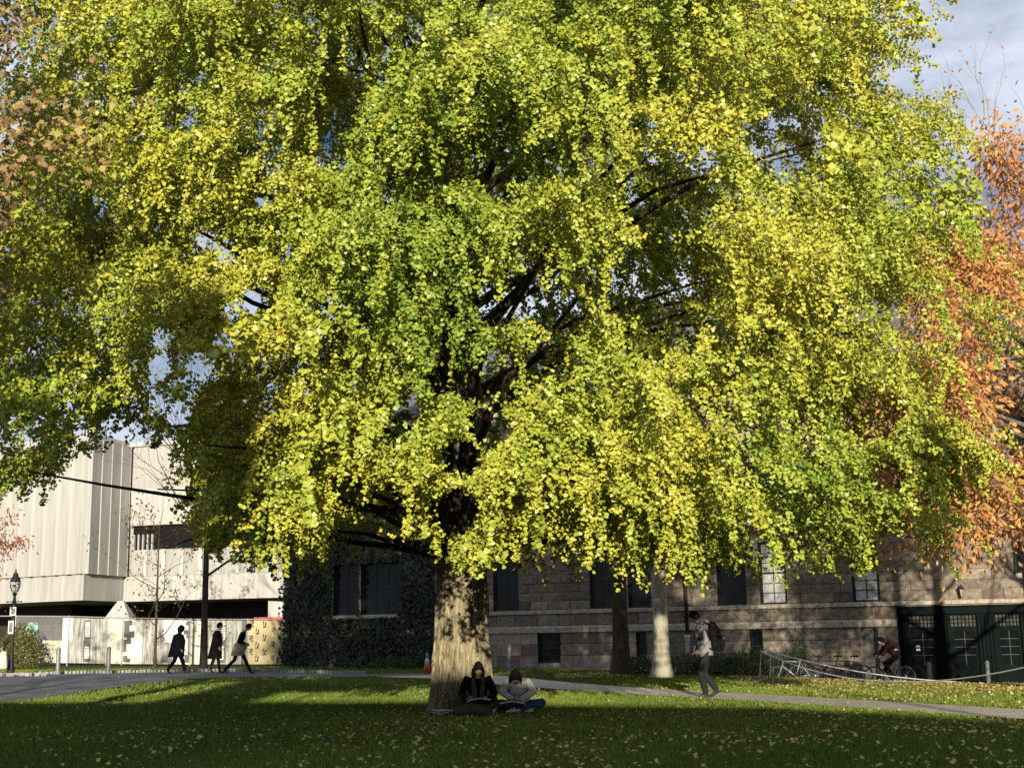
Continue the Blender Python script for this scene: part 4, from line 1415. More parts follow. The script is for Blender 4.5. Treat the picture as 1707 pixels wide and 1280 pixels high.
def skirt(parent, name, rings, m, n=18, gather=0.05):
    """a loose garment hung on the body: rings = [(centre, rx (forward), ry (sideways))]"""
    mb = MB()
    vs = []
    for i, (c, rx, ry) in enumerate(rings):
        for k in range(n):
            a = 2 * math.pi * k / n
            g = 1 + gather * (i / max(1, len(rings) - 1)) * math.sin(a * 5 + i)
            vs.append((c[0] + rx * g * math.cos(a), c[1] + ry * g * math.sin(a), c[2]))
    fs = [(i * n + k, i * n + (k + 1) % n, (i + 1) * n + (k + 1) % n, (i + 1) * n + k) for i in range(len(rings) - 1) for k in range(n)]
    mb.add(vs, fs)
    return mb.build(name, m, parent, smooth=True)

# three walkers on the road, heading right
J = walk(.30, 1.68, .03, .12, .05)
w1 = person('person in a long dark padded coat walking first from the left past the fence', ground_loc(-12.0, 47.6), 0, J, [M_SKIN2, M_NAVY, M_BLACK, M_SHOE], hair=(M_HAIRB, dict(low=-.75, puff=1.12, long=.26)), bulk=1.25, top_r=(.085, .075, .055), leg_r=(.10, .07, .055), torso=(1.1, 1.3))
skirt(w1, 'coat', [((.02, 0, 1.38), .17, .24), ((.03, 0, 1.15), .24, .29), ((0, 0, .92), .25, .30), ((-.02, 0, .74), .27, .29), ((-.04, 0, .60), .29, .29)], M_NAVY, gather=.06)
MB().tube([(.2, -.12, 1.05), (.23, .0, 1.03), (.2, .12, 1.05)], .02, 6).build('pale_cuff', M_WHITEK, w1)
J = walk(.14, 1.80, .04, .1, .02)
w2 = person('person in a long black coat walking behind the young tree trunk', ground_loc(-10.72, 47.9), 0, J, [M_SKIN, M_BLACK, M_CHAR, M_SHOE], hair=(M_HAIR, dict(low=-.4)), bulk=1.1, top_r=(.075, .065, .05))
skirt(w2, 'coat', [((.04, 0, 1.42), .14, .22), ((.05, 0, 1.2), .18, .25), ((.02, 0, .95), .20, .25), ((0, 0, .7), .23, .26), ((-.02, 0, .52), .26, .27)], M_BLACK)
MB().tube([(.19, .05, 1.44), (.235, .05, 1.28), (.25, .05, 1.12)], [.018, .022, .015], 6).build('pale_scarf', M_WHITEK, w2)
J = walk(.42, 1.76, .13, .18, .22)
J['wl'] = Vector((.30, .12, 1.02)); J['el'] = Vector((.06, .25, 1.12)); J['wr'] = Vector((.30, -.1, 1.05)); J['er'] = Vector((.06, -.25, 1.12))
w3 = person('person in a dark sweater striding head down with a beige jacket at the waist', ground_loc(-9.85, 47.6), 0, J, [M_SKIN, M_BLACK, M_BLACK, M_SHOE], hair=(M_HAIR, dict(low=-.3)), bulk=1.0, curl=(1.0, 1.0))
skirt(w3, 'tied_jacket', [((.05, 0, 1.08), .17, .20), ((.03, 0, .98), .20, .22), ((.02, 0, .82), .23, .24), ((-.03, 0, .64), .20, .21)], M_BEIGE, gather=.12)
MB().tube([(.16, 0, 1.06), (.25, .03, 1.0), (.28, .02, .86)], [.05, .06, .03], 7).build('jacket_sleeve', M_BEIGE, w3)
MB().tube([(.17, .09, 1.53), (.20, 0, 1.46), (.17, -.09, 1.53)], .022, 6).build('shirt_collar', M_WHITEK, w3)

# walker with the backpack on the right-hand path, seen from the side, heading left
J = walk(.16, 1.86, .10, .10, .30)
J['neck'] = Vector((.13, 0, 1.55)); J['head'] = Vector((.205, 0, 1.665)); J['hup'] = Vector((.25, 0, 1)); J['look'] = Vector((1, 0, -.4))
J['al'] = Vector((.04, .09, .1)); J['tl'] = Vector((.22, .1, .045)); J['kl'] = Vector((.12, .1, .52)); J['ar'] = Vector((-.2, -.09, .17)); J['tr'] = Vector((-.02, -.1, .035)); J['kr'] = Vector((.06, -.09, .52))
J['el'] = Vector((-.02, .25, 1.2)); J['wl'] = Vector((.16, .22, 1.0))
BPX, BPY = 4.04, 28.75
bp = person('person in a grey hoodie walking head down along the pale path', ground_loc(BPX, BPY), math.pi - .12, J, [M_SKIN, M_GREYH, M_CHAR, M_SHOE], hair=(M_HAIR, dict(low=-.35)), bulk=1.08, top_r=(.075, .062, .045), leg_r=(.10, .078, .062), curl=(.9, .9))
MB().tube([(-.04, -.10, 1.60), (-.08, 0, 1.62), (-.04, .10, 1.60), (.06, .11, 1.53), (.12, 0, 1.50), (.06, -.11, 1.53), (-.04, -.10, 1.60)], .045, 8).build('hood', M_GREYH, bp, smooth=True)
skirt(bp, 'hoodie_hem', [((.04, 0, 1.2), .155, .20), ((.02, 0, 1.02), .165, .205), ((0, 0, .90), .16, .20)], M_GREYH, gather=.03)
pk = empty('backpack', ground_loc(BPX, BPY), math.pi - .12)
tag(pk, 'black backpack worn by the person in the grey hoodie', 'backpack')
mb = MB()
mb.tube([(-.20, 0, .98), (-.22, 0, 1.04), (-.235, 0, 1.2), (-.20, 0, 1.4), (-.14, 0, 1.54), (-.10, 0, 1.58)], [.15, .18, .185, .175, .13, .07], 14, side=(0, 1, 0), flat=[.10, .13, .145, .13, .09, .04])
mb.build('pack_body', M_BLACK, pk, smooth=True)
MB().tube([(-.32, 0, 1.0), (-.36, 0, 1.12), (-.35, 0, 1.26), (-.31, 0, 1.33)], [.11, .13, .12, .06], 12, side=(0, 1, 0), flat=[.04, .06, .055, .03]).build('front_pocket', M_BLACK, pk, smooth=True)
for g in (1, -1):
    MB().tube([(-.12, g * .1, 1.52), (0, g * .13, 1.58), (.13, g * .14, 1.47), (.15, g * .14, 1.28), (.06, g * .17, 1.08), (-.14, g * .14, 1.02)], [.02] * 6, 6).build('strap', M_BLACK, pk, smooth=True)
MB().tube([(-.13, -.03, 1.57), (-.14, 0, 1.62), (-.13, .03, 1.57)], .01, 6).build('top_handle', M_BLACK, pk)
MB().box((-.385, .05, 1.24), (.02, .05, .06)).build('tag', mat('pale_tag', (.6, .6, .58), .4, .1, 3), pk)

# two readers sitting cross-legged at the foot of the trunk, facing the camera
def seated(lean, headdrop, arms, wide=.42):
    J = dict(pelvis=(0, 0, .14), chest=(.05 + lean * .5, 0, .50), neck=(.09 + lean, 0, .67), head=(.13 + lean * 1.25 + headdrop * .3, 0, .765 - headdrop * .12),
             sl=(.05 + lean * .8, .19, .62), sr=(.05 + lean * .8, -.19, .62),
             hl=(.05, .11, .12), hr=(.05, -.11, .12), kl=(.30, wide, .20), kr=(.30, -wide, .20),
             al=(.44, -.02, .09), ar=(.36, .10, .09), tl=(.46, -.20, .06), tr=(.37, .28, .06), sole=(0, 0, -.6),
             look=(1, 0, -.38 - headdrop * 1.2), hup=(.3, 0, 1))
    J.update(arms)
    return {k: Vector(v) for k, v in J.items()}
J = seated(.06, .10, dict(el=(.10, .30, .36), er=(.10, -.30, .36), wl=(.38, .16, .27), wr=(.38, -.22, .29), hdl=(.5, -.3, .1), hdr=(.5, .3, .1), pnl=(0, -.3, 1), pnr=(0, .3, 1)))
J['look'] = Vector((1, 0, -.3))
RX1, RY1 = -.72, 24.35
r1 = person('reader in a dark jacket and brown scarf sitting against the ginkgo trunk', ground_loc(RX1, RY1), -math.pi / 2 + .12, J, [M_SKIN2, M_BLACK, M_OLIVE, M_WSHOE], hair=(M_HAIR, dict(low=-.5, puff=1.03, long=.17)), bulk=1.05, voxel=.014, top_r=(.078, .066, .05), leg_r=(.10, .08, .06), curl=(.5, .5))
for g in (1, -1):
    MB().tube([(.06, g * .07, .72), (.17, g * .075, .60), (.20, g * .07, .42), (.21, g * .065, .24)], [.035, .045, .045, .03], 8, side=(0, 1, 0), flat=[.03, .025, .025, .015]).build('scarf', mat('brown_scarf', (.11, .06, .025), .95, .3, 12, .3, 60), r1, smooth=True)
def book(label, loc, rz, tilt, w, h, m, open_=True, name='book'):
    b = empty(name, loc, rz)
    tag(b, label, 'book' if name == 'book' else name.replace('_', ' '))
    for g in (1, -1):
        M = Matrix.Rotation(tilt, 3, 'Y') @ Matrix.Rotation(-g * .16, 3, 'X')
        mb = MB()
        mb.box(M @ Vector((0, g * w / 4, .012)), (h, w / 2 - .004, .016), M=M)
        mb.build('page', M_PAGE, b)
        mb = MB().box(M @ Vector((0, g * w / 4, 0)), (h + .012, w / 2, .006), M=M)
        mb.build('cover', m, b)
    return b
M_PAGE = mat('paper_page', (.62, .60, .56), .8, .06, 6)
def local(loc, rz, p):
    c, s = math.cos(rz), math.sin(rz)
    return (loc[0] + p[0] * c - p[1] * s, loc[1] + p[0] * s + p[1] * c, loc[2] + p[2])
g1 = ground_loc(RX1, RY1)
book('open book lying in the lap of the dark clothed reader', local(g1, -math.pi / 2 + .12, (.42, -.02, .27)), -math.pi / 2 + .2, -.25, .40, .24, mat('grey_cover', (.2, .2, .2), .6, .1, 4))
J = seated(.26, .5, dict(el=(.26, .30, .40), er=(.26, -.30, .40), wl=(.42, .05, .26), wr=(.42, -.07, .27), hdl=(.6, -.5, 0), hdr=(.6, .5, 0), pnl=(0, -.3, 1), pnr=(0, .3, 1)), .44)
for k_ in ('chest', 'neck', 'head', 'sl', 'sr'): J[k_] = Vector((J[k_].x, J[k_].y, J[k_].z * .88))
RX2, RY2 = .03, 24.55
r2 = person('reader in an off white sweater and jeans bent over a book beside the trunk', ground_loc(RX2, RY2), -math.pi / 2 - .1, J, [M_SKIN, M_WHITEK, M_JEANS, M_WSHOE], hair=(M_HAIR, dict(low=-.55, puff=1.06, long=.12)), bulk=1.08, voxel=.014, top_r=(.08, .068, .05), leg_r=(.10, .08, .06), curl=(.7, .7))
skirt(r2, 'sweater_hem', [((.10, 0, .42), .16, .21), ((.06, 0, .26), .18, .22), ((.03, 0, .13), .17, .21)], M_WHITEK, gather=.04)
g2 = ground_loc(RX2, RY2)
book('open pink covered book on the ankles of the reader in white', local(g2, -math.pi / 2 - .1, (.56, -.06, .20)), -math.pi / 2 - .1, -.3, .44, .26, mat('pink_cover', (.45, .20, .17), .6, .1, 4))
# bag and loose papers beside the reader on the left
bagloc = ground_loc(-.80, 23.68)
bg = empty('tote_bag', bagloc, .1)
tag(bg, 'dark slouched cloth bag lying before the dark clothed reader', 'bag')
MB().tube([(-.36, 0, .05), (-.25, 0, .09), (0, 0, .12), (.22, .02, .10), (.36, 0, .05)], [.06, .14, .17, .15, .05], 12, side=(0, 1, 0), flat=[.04, .085, .115, .09, .04]).build('bag_body', cloth('dark_grey_canvas', (.07, .065, .055)), bg, smooth=True)
MB().tube([(-.2, -.05, .12), (-.36, -.16, .05), (-.5, -.1, .03), (-.34, .02, .09)], .012, 6).build('bag_handle', cloth('dark_grey_canvas', (.1, .1, .1)), bg)
pl = ground_loc(-1.32, 23.9)
sh_ = MB()
for i in range(5):
    M = Matrix.Rotation(rnd.uniform(-.5, .5), 3, 'Z') @ Matrix.Rotation(rnd.uniform(-.12, .2), 3, 'Y')
    sh_.box((rnd.uniform(-.06, .06), rnd.uniform(-.05, .05), .045 + i * .016), (.30, .21, .006), M=M)
o = sh_.build('paper_stack', M_PAGE, None, pl)
tag(o, 'white papers lying on the grass left of the reader', 'papers')

# somebody at the left edge beside the lamp post, holding a big pale bag
J = walk(.12, 1.72, .05, .05, .1)
J['wl'] = Vector((.28, .2, .93)); J['wr'] = Vector((.28, -.14, .93)); J['el'] = Vector((.05, .25, 1.1)); J['er'] = Vector((.05, -.25, 1.1))
lx, ly = -18.55, 47.4
pe = person('person in a beige hooded jacket at the left edge beside the lamp post', ground_loc(lx, ly), .15, J, [M_SKIN, cloth('taupe_jacket', (.24, .20, .16)), M_JEANS, cloth('blue_shoe', (.03, .06, .16))], hair=(M_HAIRB, dict(low=-.6, puff=1.12)), bulk=1.25, top_r=(.085, .075, .055))
MB().tube([(-.10, -.10, 1.50), (-.13, 0, 1.52), (-.10, .10, 1.50), (.02, .13, 1.45)], [.05, .07, .05, .04], 8).build('hood', M_WHITEK, pe, smooth=True)
hb = empty('carrier_bag', ground_loc(lx, ly), .15)
tag(hb, 'large pale bag held by the person at the left edge', 'bag')
mb = MB()
mb.tube([(.28, .02, .26), (.28, .02, .34), (.29, .02, .6), (.29, .02, .88)], [.30, .33, .30, .26], 12, side=(1, 0, 0), flat=[.09, .12, .11, .05])
mb.build('bag_body', cloth('pale_canvas', (.5, .49, .45)), hb, smooth=True)
MB().tube([(.16, .02, .86), (.22, .02, .97), (.36, .02, .97), (.42, .02, .86)], .012, 6).build('bag_handle', cloth('pale_canvas', (.5, .5, .5)), hb)

# ------------------------------------------------------------------ bicycles
def bicycle(label, loc, rz, paint, tilt=0.0, group=None, basket=False, steer=0.0):
    """a bicycle in its own frame: x forward, wheels on z = 0; returns the root"""
    b = empty('bicycle', loc, rz)
    b.rotation_euler = (tilt, 0, rz)
    tag(b, label, 'bicycle', group)
    R = .335
    rear, front = Vector((-.52, 0, R)), Vector((.54, 0, R))
    bb, seat, headt, headb = Vector((-.06, 0, .29)), Vector((-.24, 0, .86)), Vector((.34, 0, .86)), Vector((.40, 0, .68))
    mb = MB()
    for p, q, r in ((bb, seat, .017), (seat - Vector((-.01, 0, .06)), headt - Vector((0, 0, .03)), .016), (bb, headb, .02), (headt, headb, .022), (bb, rear, .011), (seat - Vector((0, 0, .1)), rear, .009)):
        mb.tube([p, q], r, 8)
    mb.build('frame', paint, b, smooth=True)
    MB().tube([headb, front + Vector((0, .045, 0))], [.014, .009], 6).tube([headb, front - Vector((0, .045, 0))], [.014, .009], 6).build('fork', paint, b)
    blackm = M_SHOE
    MB().tube([headt, headt + Vector((-.02, 0, .12)), headt + Vector((.06, 0, .14))], .013, 6).tube([headt + Vector((.0, .28, .13)), headt + Vector((.05, .15, .15)), headt + Vector((.06, 0, .14)), headt + Vector((.05, -.15, .15)), headt + Vector((.0, -.28, .13))], .012, 6).build('handlebar', blackm, b)
    MB().tube([seat, seat + Vector((-.02, 0, .1))], .013, 6).tube([seat + Vector((-.15, 0, .12)), seat + Vector((-.05, 0, .13)), seat + Vector((.12, 0, .11))], [.075, .06, .02], 8, side=(0, 1, 0), flat=[.03, .03, .02]).build('saddle', blackm, b, smooth=True)
    cr = MB().lathe([(.09, -.003), (.09, .003)], (0, 0, 0), 14)
    cr.v = [(bb.x + x, .05 + z, bb.z + y) for x, y, z in cr.v]
    cr.tube([bb + Vector((0, .07, 0)), bb + Vector((.12, .07, -.12))], .01, 5).tube([bb - Vector((0, .07, 0)), bb + Vector((-.12, -.07, .12))], .01, 5)
    cr.box(bb + Vector((.12, .12, -.12)), (.09, .07, .02)).box(bb + Vector((-.12, -.12, .12)), (.09, .07, .02))
    cr.build('crank', blackm, b)
    for c in (rear, front):
        n = 28
        ring = [(c.x + R * math.cos(2 * math.pi * k / n), 0, c.z + R * math.sin(2 * math.pi * k / n)) for k in range(n + 1)]
        w = MB().tube(ring, .019, 7, cap=False).build('wheel', M_SHOE, b, smooth=True)
        ring = [(c.x + (R - .028) * math.cos(2 * math.pi * k / n), 0, c.z + (R - .028) * math.sin(2 * math.pi * k / n)) for k in range(n + 1)]
        MB().tube(ring, .011, 6, cap=False).build('rim', mat('dull_alloy', (.14, .14, .14), .5, .1, 5), w)
        sp = MB().tube([(c.x, -.035, c.z), (c.x, .035, c.z)], .02, 8)
        for k in range(14):
            a = 2 * math.pi * k / 14
            sp.tube([(c.x, .02 * (-1) ** k, c.z), (c.x + (R - .03) * math.cos(a), 0, c.z + (R - .03) * math.sin(a))], .003, 3, cap=False)
        sp.build('spokes', M_GALV, w)
    return b
M_PALEB = mat('silver_bicycle_paint', (.55, .55, .54), .35, .1, 5, metal=.4)
M_DARKB = mat('dark_bicycle_paint', (.03, .03, .035), .4, .1, 5)
M_REDB = mat('dull_red_bicycle_paint', (.12, .03, .03), .4, .1, 5)
def street_z(x, y): return ground(x, y) + .03
for i, (x, y, a, m, lab) in enumerate([
        (9.7, 47.3, math.pi - .35, M_PALEB, 'silver bicycle parked at the left end of the row by the shrubs'),
        (10.35, 47.5, math.pi - .5, M_DARKB, 'dark bicycle parked next to the silver one'),
        (10.95, 47.1, math.pi - .15, M_REDB, 'dull red bicycle in the middle of the parked row'),
        (11.5, 47.0, math.pi - .4, M_DARKB, 'dark bicycle parked at the right end of the row')]):
    bicycle(lab, (x, y, street_z(x, y)), a, m, rnd.uniform(-.08, .08), 'bicycles parked by the stone wall')
# the cyclist riding left
CX, CY = 12.5, 45.3
cz = street_z(CX, CY)
crz = math.pi
bicycle('black bicycle being ridden past the dark green entrance', (CX, CY, cz), crz, M_DARKB)
J = dict(pelvis=(-.24, 0, 1.02), chest=(.02, 0, 1.28), neck=(.15, 0, 1.39), head=(.245, 0, 1.46), sl=(.08, .18, 1.33), sr=(.08, -.18, 1.33),
         el=(.22, .24, 1.12), er=(.22, -.24, 1.12), wl=(.33, .24, 1.02), wr=(.33, -.24, 1.02), hl=(-.2, .1, .95), hr=(-.2, -.1, .95),
         kl=(.22, .12, .78), kr=(.14, -.12, .56), al=(.0, .12, .48), ar=(-.12, -.12, .20), tl=(.17, .12, .41), tr=(.06, -.12, .13), look=(1, 0, -.25), hup=(-.2, 0, 1))
cy = person('cyclist in a dark jacket leaning over the handlebar by the stone wall', (CX, CY, cz), crz, {k: Vector(v) for k, v in J.items()}, [M_SKIN, M_MAROON, M_BLACK, M_SHOE], hair=(M_HAIR, dict(low=-.3)), bulk=1.05, top_r=(.07, .058, .042), curl=(1.2, 1.2))
pk2 = empty('backpack', (CX, CY, cz), crz)
tag(pk2, 'dark red rucksack on the back of the cyclist', 'backpack')
MB().tube([(-.33, 0, 1.12), (-.28, 0, 1.2), (-.16, 0, 1.38), (-.04, 0, 1.5), (.02, 0, 1.53)], [.12, .16, .17, .14, .07], 12, side=(0, 1, 0), flat=[.07, .11, .12, .10, .04]).build('pack_body', cloth('dark_red_canvas', (.07, .025, .028)), pk2, smooth=True)
for g in (1, -1):
    MB().tube([(-.02, g * .1, 1.47), (.1, g * .13, 1.43), (.1, g * .14, 1.28), (-.1, g * .15, 1.12)], .018, 6).build('strap', M_BLACK, pk2)
MB().box((-.2, .165, 1.22), (.10, .02, .05)).build('reflective_patch', M_WHITEK, pk2)
# ------------------------------------------------------------------ other trees and shrubs
def grow(mb, p, d, L, r, depth, tips, spread=.6, kids=3, up=.25, seed=None, seg=5, wob=.12, keepdown=0.0):
    """a limb that wobbles, tapers and forks; tips collects (point, direction) along the finest twigs"""
    R = seed
    P = [Vector(p)]
    d = Vector(d).normalized()
    for i in range(seg):
        d = (d + Vector((R.gauss(0, wob), R.gauss(0, wob), R.gauss(0, wob) + up * .2 - keepdown * .25))).normalized()
        P.append(P[-1] + d * (L / seg))
    rr = [r * (1 - .55 * i / seg) for i in range(seg + 1)]
    mb.tube(P, rr, 7 if r > .05 else (5 if r > .015 else 4), cap=r > .03)
    if depth == 0:
        for i in range(1, seg + 1): tips.append((P[i], d))
        return
    for k in range(kids):
        t = R.uniform(.35, 1.0) if k else 1.0
        i = min(seg - 1, int(t * seg))
        q = P[i].lerp(P[i + 1], t * seg - i)
        a = R.uniform(0, 6.283)
        side = d.orthogonal().normalized()
        side = Matrix.Rotation(a, 3, d) @ side
        nd = (d + side * R.uniform(.6, 1.2) * spread * 1.6 + Vector((0, 0, up))).normalized()
        grow(mb, q, nd, L * R.uniform(.55, .8), max(rr[i] * R.uniform(.5, .7), .005), depth - 1, tips, spread, kids, up, R, seg, wob, keepdown)

def scatter(tips, per, rad, sizes, hue0, hues, seed, droop=.6, shape=OVAL):
    g = np.random.default_rng(seed)
    T = np.array([t[0] for t in tips])
    idx = np.repeat(np.arange(len(T)), per)
    n = len(idx)
    off = g.normal(0, 1, (n, 3)) * rad
    pos = T[idx] + off
    al = nrm(off / max(rad, 1e-6) * .6 + g.normal(0, .5, (n, 3)) + np.array([0, 0, -droop]))
    nn = nrm(g.normal(0, .6, (n, 3)) + np.array([.1, -.8, .5]))
    hue = hue0 + .5 * (vnoise(T[idx], .8, seed % 50) - .5) + g.normal(0, hues, n)
    return pos, al, nn, g.uniform(sizes[0], sizes[1], n), hue

def tree(name, label, base, h, r, leafm, leaf, bark, seed, lean=(0, 0), fork=.35, nlimb=6, depth=2, kids=3, spread=.6, up=.3, L=.45, keepdown=0., group=None, cutx=None, flare=.12, limb_el=.5):
    """tapered trunk, forking limbs and a crown of single leaves; leaf = (per tip, scatter radius, (size range), hue, hue spread, shape)"""
    t = empty(name, base)
    tag(t, label, 'tree', group)
    R = random.Random(seed)
    me = trunk_mesh('trunk', (0, 0, 0), h * .8, [(-.3, r * 1.1), (0, r), (h * .3, r * .8), (h * .8, r * .15)], flare=flare, ridges=r * .05, nseg=24, nz=30, lean=lean, seed=seed % 7)
    link_mesh('trunk', me, bark, t)
    mb = MB()
    tips = []
    for k in range(nlimb):
        z = h * (fork + (.78 - fork) * k / max(1, nlimb - 1))
        a = k * 2.4 + R.uniform(-.4, .4)
        ll = h * L * (1.1 - .7 * (z / h)) * R.uniform(.8, 1.15)
        grow(mb, (lean[0] * z, lean[1] * z, z), (math.cos(a), math.sin(a), limb_el), ll, r * .42 * (1.15 - z / h), depth, tips, spread, kids, up, R, keepdown=keepdown)
    grow(mb, (lean[0] * h * .78, lean[1] * h * .78, h * .78), (lean[0], lean[1], 1), h * .2, r * .18, depth, tips, spread, kids, up, R)
    mb.build('branches', bark, t, smooth=True)['kind'] = 'stuff'
    if leaf and leaf[0] > 0:
        if cutx: tips = [q for q in tips if cutx(q[0] + Vector(base))]
        if leaf[0] < 1:
            tips = [q for q in tips if R.random() < leaf[0]]
        pos, al, nn, sz, hue = scatter(tips, max(1, int(leaf[0])), leaf[1], leaf[2], leaf[3], leaf[4], seed, shape=leaf[5])
        o = link_mesh('crown', leaves_mesh('crown', pos, al, nn, sz, hue, leaf[5]), leafm, t)
        o['kind'] = 'stuff'
        print(name, len(pos))
    return t
M_PLANE = leaf_mat('plane_leaf', [(0, (.13, .065, .03)), (.4, (.30, .19, .08)), (.7, (.46, .34, .13)), (1, (.42, .40, .08))], .3)
M_ORANGE = leaf_mat('orange_leaf', [(0, (.40, .14, .06)), (.35, (.60, .27, .10)), (.7, (.68, .42, .14)), (1, (.55, .48, .10))], .35)
M_OLIVE_L = leaf_mat('olive_leaf', [(0, (.05, .07, .015)), (.6, (.13, .13, .025)), (1, (.25, .19, .04))], .3)
M_DRY = leaf_mat('dry_leaf', [(0, (.05, .03, .015)), (1, (.16, .10, .04))], .2)
M_RED = leaf_mat('red_leaf', [(0, (.22, .05, .03)), (1, (.42, .16, .07))], .3)
M_TWIG = bark_mat('grey_twig_bark', (.09, .07, .055), (.2, .165, .13), 18, .5)

tree('plane_tree', 'plane tree with big tan brown leaves reaching in at the upper left', (-9.0, 15.6, ground(-9.0, 15.6)), 12.5, .3, M_PLANE, (44, .3, (.07, .13), .45, .2, LOBED), M_TWIG, 31, nlimb=10, depth=2, kids=3, L=.30, up=.2)
tree('orange_tree', 'tree with drooping orange autumn leaves at the right edge', (11.2, 27.4, ground(11.2, 27.4)), 11.0, .2, M_ORANGE, (26, .3, (.10, .17), .45, .2, OVAL), M_TWIG, 45, fork=.21, nlimb=20, depth=2, kids=4, L=.34, up=.1, keepdown=.25, cutx=lambda q: q.z > 2.4)
tree('bare_tree', 'thin almost leafless tree against the sky at the upper right', (14.2, 37.0, ground(14.2, 37)), 17, .16, M_ORANGE, (.5, .1, (.12, .17), .35, .2, OVAL), M_TWIG, 52, fork=.35, nlimb=9, depth=2, kids=3, L=.30, up=.5)
tree('young_tree', 'slender forked tree with bare dark branches standing beside the walkers', (-11.72, 50.4, ground(-11.72, 50.4)), 13, .135, M_DRY, (.25, .1, (.1, .16), .5, .3, OVAL), M_BARK_DARK, 63, fork=.27, nlimb=8, depth=3, kids=3, L=.42, up=.25, spread=.65, flare=.05)
tree('sapling', 'small sapling with a few brown leaves standing before the printed fence', (-16.2, 60.3, ground(-16.2, 60.3)), 8, .075, M_DRY, (1, .12, (.12, .2), .5, .3, OVAL), M_BARK_DARK, 71, fork=.16, nlimb=10, depth=2, kids=3, L=.30, up=.25, flare=.03)
tree('red_leaf_tree', 'small tree with dull red leaves at the left edge above the lamp post', (-18.9, 44.5, ground(-18.9, 44.5)), 6.2, .09, M_RED, (4, .14, (.1, .16), .5, .3, OVAL), M_TWIG, 83, fork=.45, nlimb=7, depth=2, kids=3, L=.32, up=.05, keepdown=.2)
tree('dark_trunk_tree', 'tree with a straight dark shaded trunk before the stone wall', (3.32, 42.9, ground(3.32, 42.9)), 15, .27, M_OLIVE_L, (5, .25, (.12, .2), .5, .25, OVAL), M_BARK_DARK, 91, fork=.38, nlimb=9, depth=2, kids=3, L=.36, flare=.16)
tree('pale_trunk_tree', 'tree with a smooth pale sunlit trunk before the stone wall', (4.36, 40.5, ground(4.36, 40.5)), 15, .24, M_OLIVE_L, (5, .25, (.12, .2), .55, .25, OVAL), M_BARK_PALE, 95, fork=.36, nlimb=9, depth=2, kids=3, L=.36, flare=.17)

tree('shade_tree', 'leafy tree standing outside the frame on the right', (19.8, 33.0, ground(19.8, 33)), 14, .3, M_OLIVE_L, (7, .28, (.14, .24), .5, .25, OVAL), M_TWIG, 101, fork=.28, nlimb=10, depth=2, kids=3, L=.36)
tree('shade_tree', 'second leafy tree standing outside the frame on the right', (15.6, 30.0, ground(15.6, 30)), 13, .3, M_OLIVE_L, (7, .28, (.14, .24), .5, .25, OVAL), M_TWIG, 107, fork=.32, nlimb=9, depth=2, kids=3, L=.32)

tree('shade_tree', 'leafy tree standing outside the frame on the left', (-12.6, 12.0, ground(-12.6, 12)), 10.5, .25, M_OLIVE_L, (3, .3, (.14, .24), .5, .25, OVAL), M_TWIG, 111, fork=.42, nlimb=9, depth=2, kids=3, L=.36)

M_SHRUB = leaf_mat('shrub_leaf', [(0, (.02, .045, .012)), (.6, (.05, .09, .02)), (1, (.10, .12, .03))], .15, .4, .4)
def shrub(label, x, y, rx, ry, h, seed, m=None, n=2600, size=(.05, .09)):
    g = np.random.default_rng(seed)
    v = nrm(g.normal(0, 1, (n, 3)))
    v[:, 2] = np.abs(v[:, 2])
    rad = g.uniform(.55, 1.0, n) ** .5 * (1 + .22 * (vnoise(v, 2.2, seed % 40) - .5) * 2)
    pos = v * rad[:, None] * np.array([rx, ry, h])
    nn = nrm(v + g.normal(0, .5, (n, 3)))
    al = nrm(g.normal(0, 1, (n, 3)) + np.array([0, 0, .3]))
    s = empty('shrub', (x, y, ground(x, y)))
    tag(s, label, 'shrub', 'shrubs along the stone wall' if m is None else None)
    o = link_mesh('foliage', leaves_mesh('foliage', pos, al, nn, g.uniform(size[0], size[1], n), g.normal(.5, .25, n), OVAL), m or M_SHRUB, s)
    o['kind'] = 'stuff'
    mb = MB()
    for k in range(7):
        a = k * .9
        mb.tube([(0, 0, -.05), (math.cos(a) * rx * .35, math.sin(a) * ry * .35, h * .4), (math.cos(a) * rx * .6, math.sin(a) * ry * .6, h * .75)], [.02, .013, .005], 5)
    mb.build('stems', M_BARK_DARK, s)
shrub('low evergreen shrub between the dark and the pale tree trunks', 3.95, 43.6, .75, .6, .62, 1)
shrub('low evergreen shrub right of the pale trunk', 5.25, 42.6, .85, .7, .66, 2)
shrub('evergreen shrub behind the legs of the backpack walker', 6.2, 42.2, .8, .7, .70, 3)
shrub('evergreen shrub left of the white rope posts', 7.15, 42.0, .85, .7, .85, 4)
shrub('sunlit evergreen shrub behind the silver bicycle', 8.7, 49.3, 1.2, .8, 1.3, 5, n=4200)
shrub('rounded evergreen shrub at the right end of the hedge row', 10.2, 49.0, .7, .6, 1.4, 6)
shrub('small dark shrub at the foot of the lamp post by the fence', -23.8, 64.3, 1.1, .5, 2.1, 7, M_OLIVE_L, 2200, (.1, .18))
shrub('low dark shrub at the base of the ivy wall', -5.2, 57.2, 1.6, .5, .45, 8, n=2200)

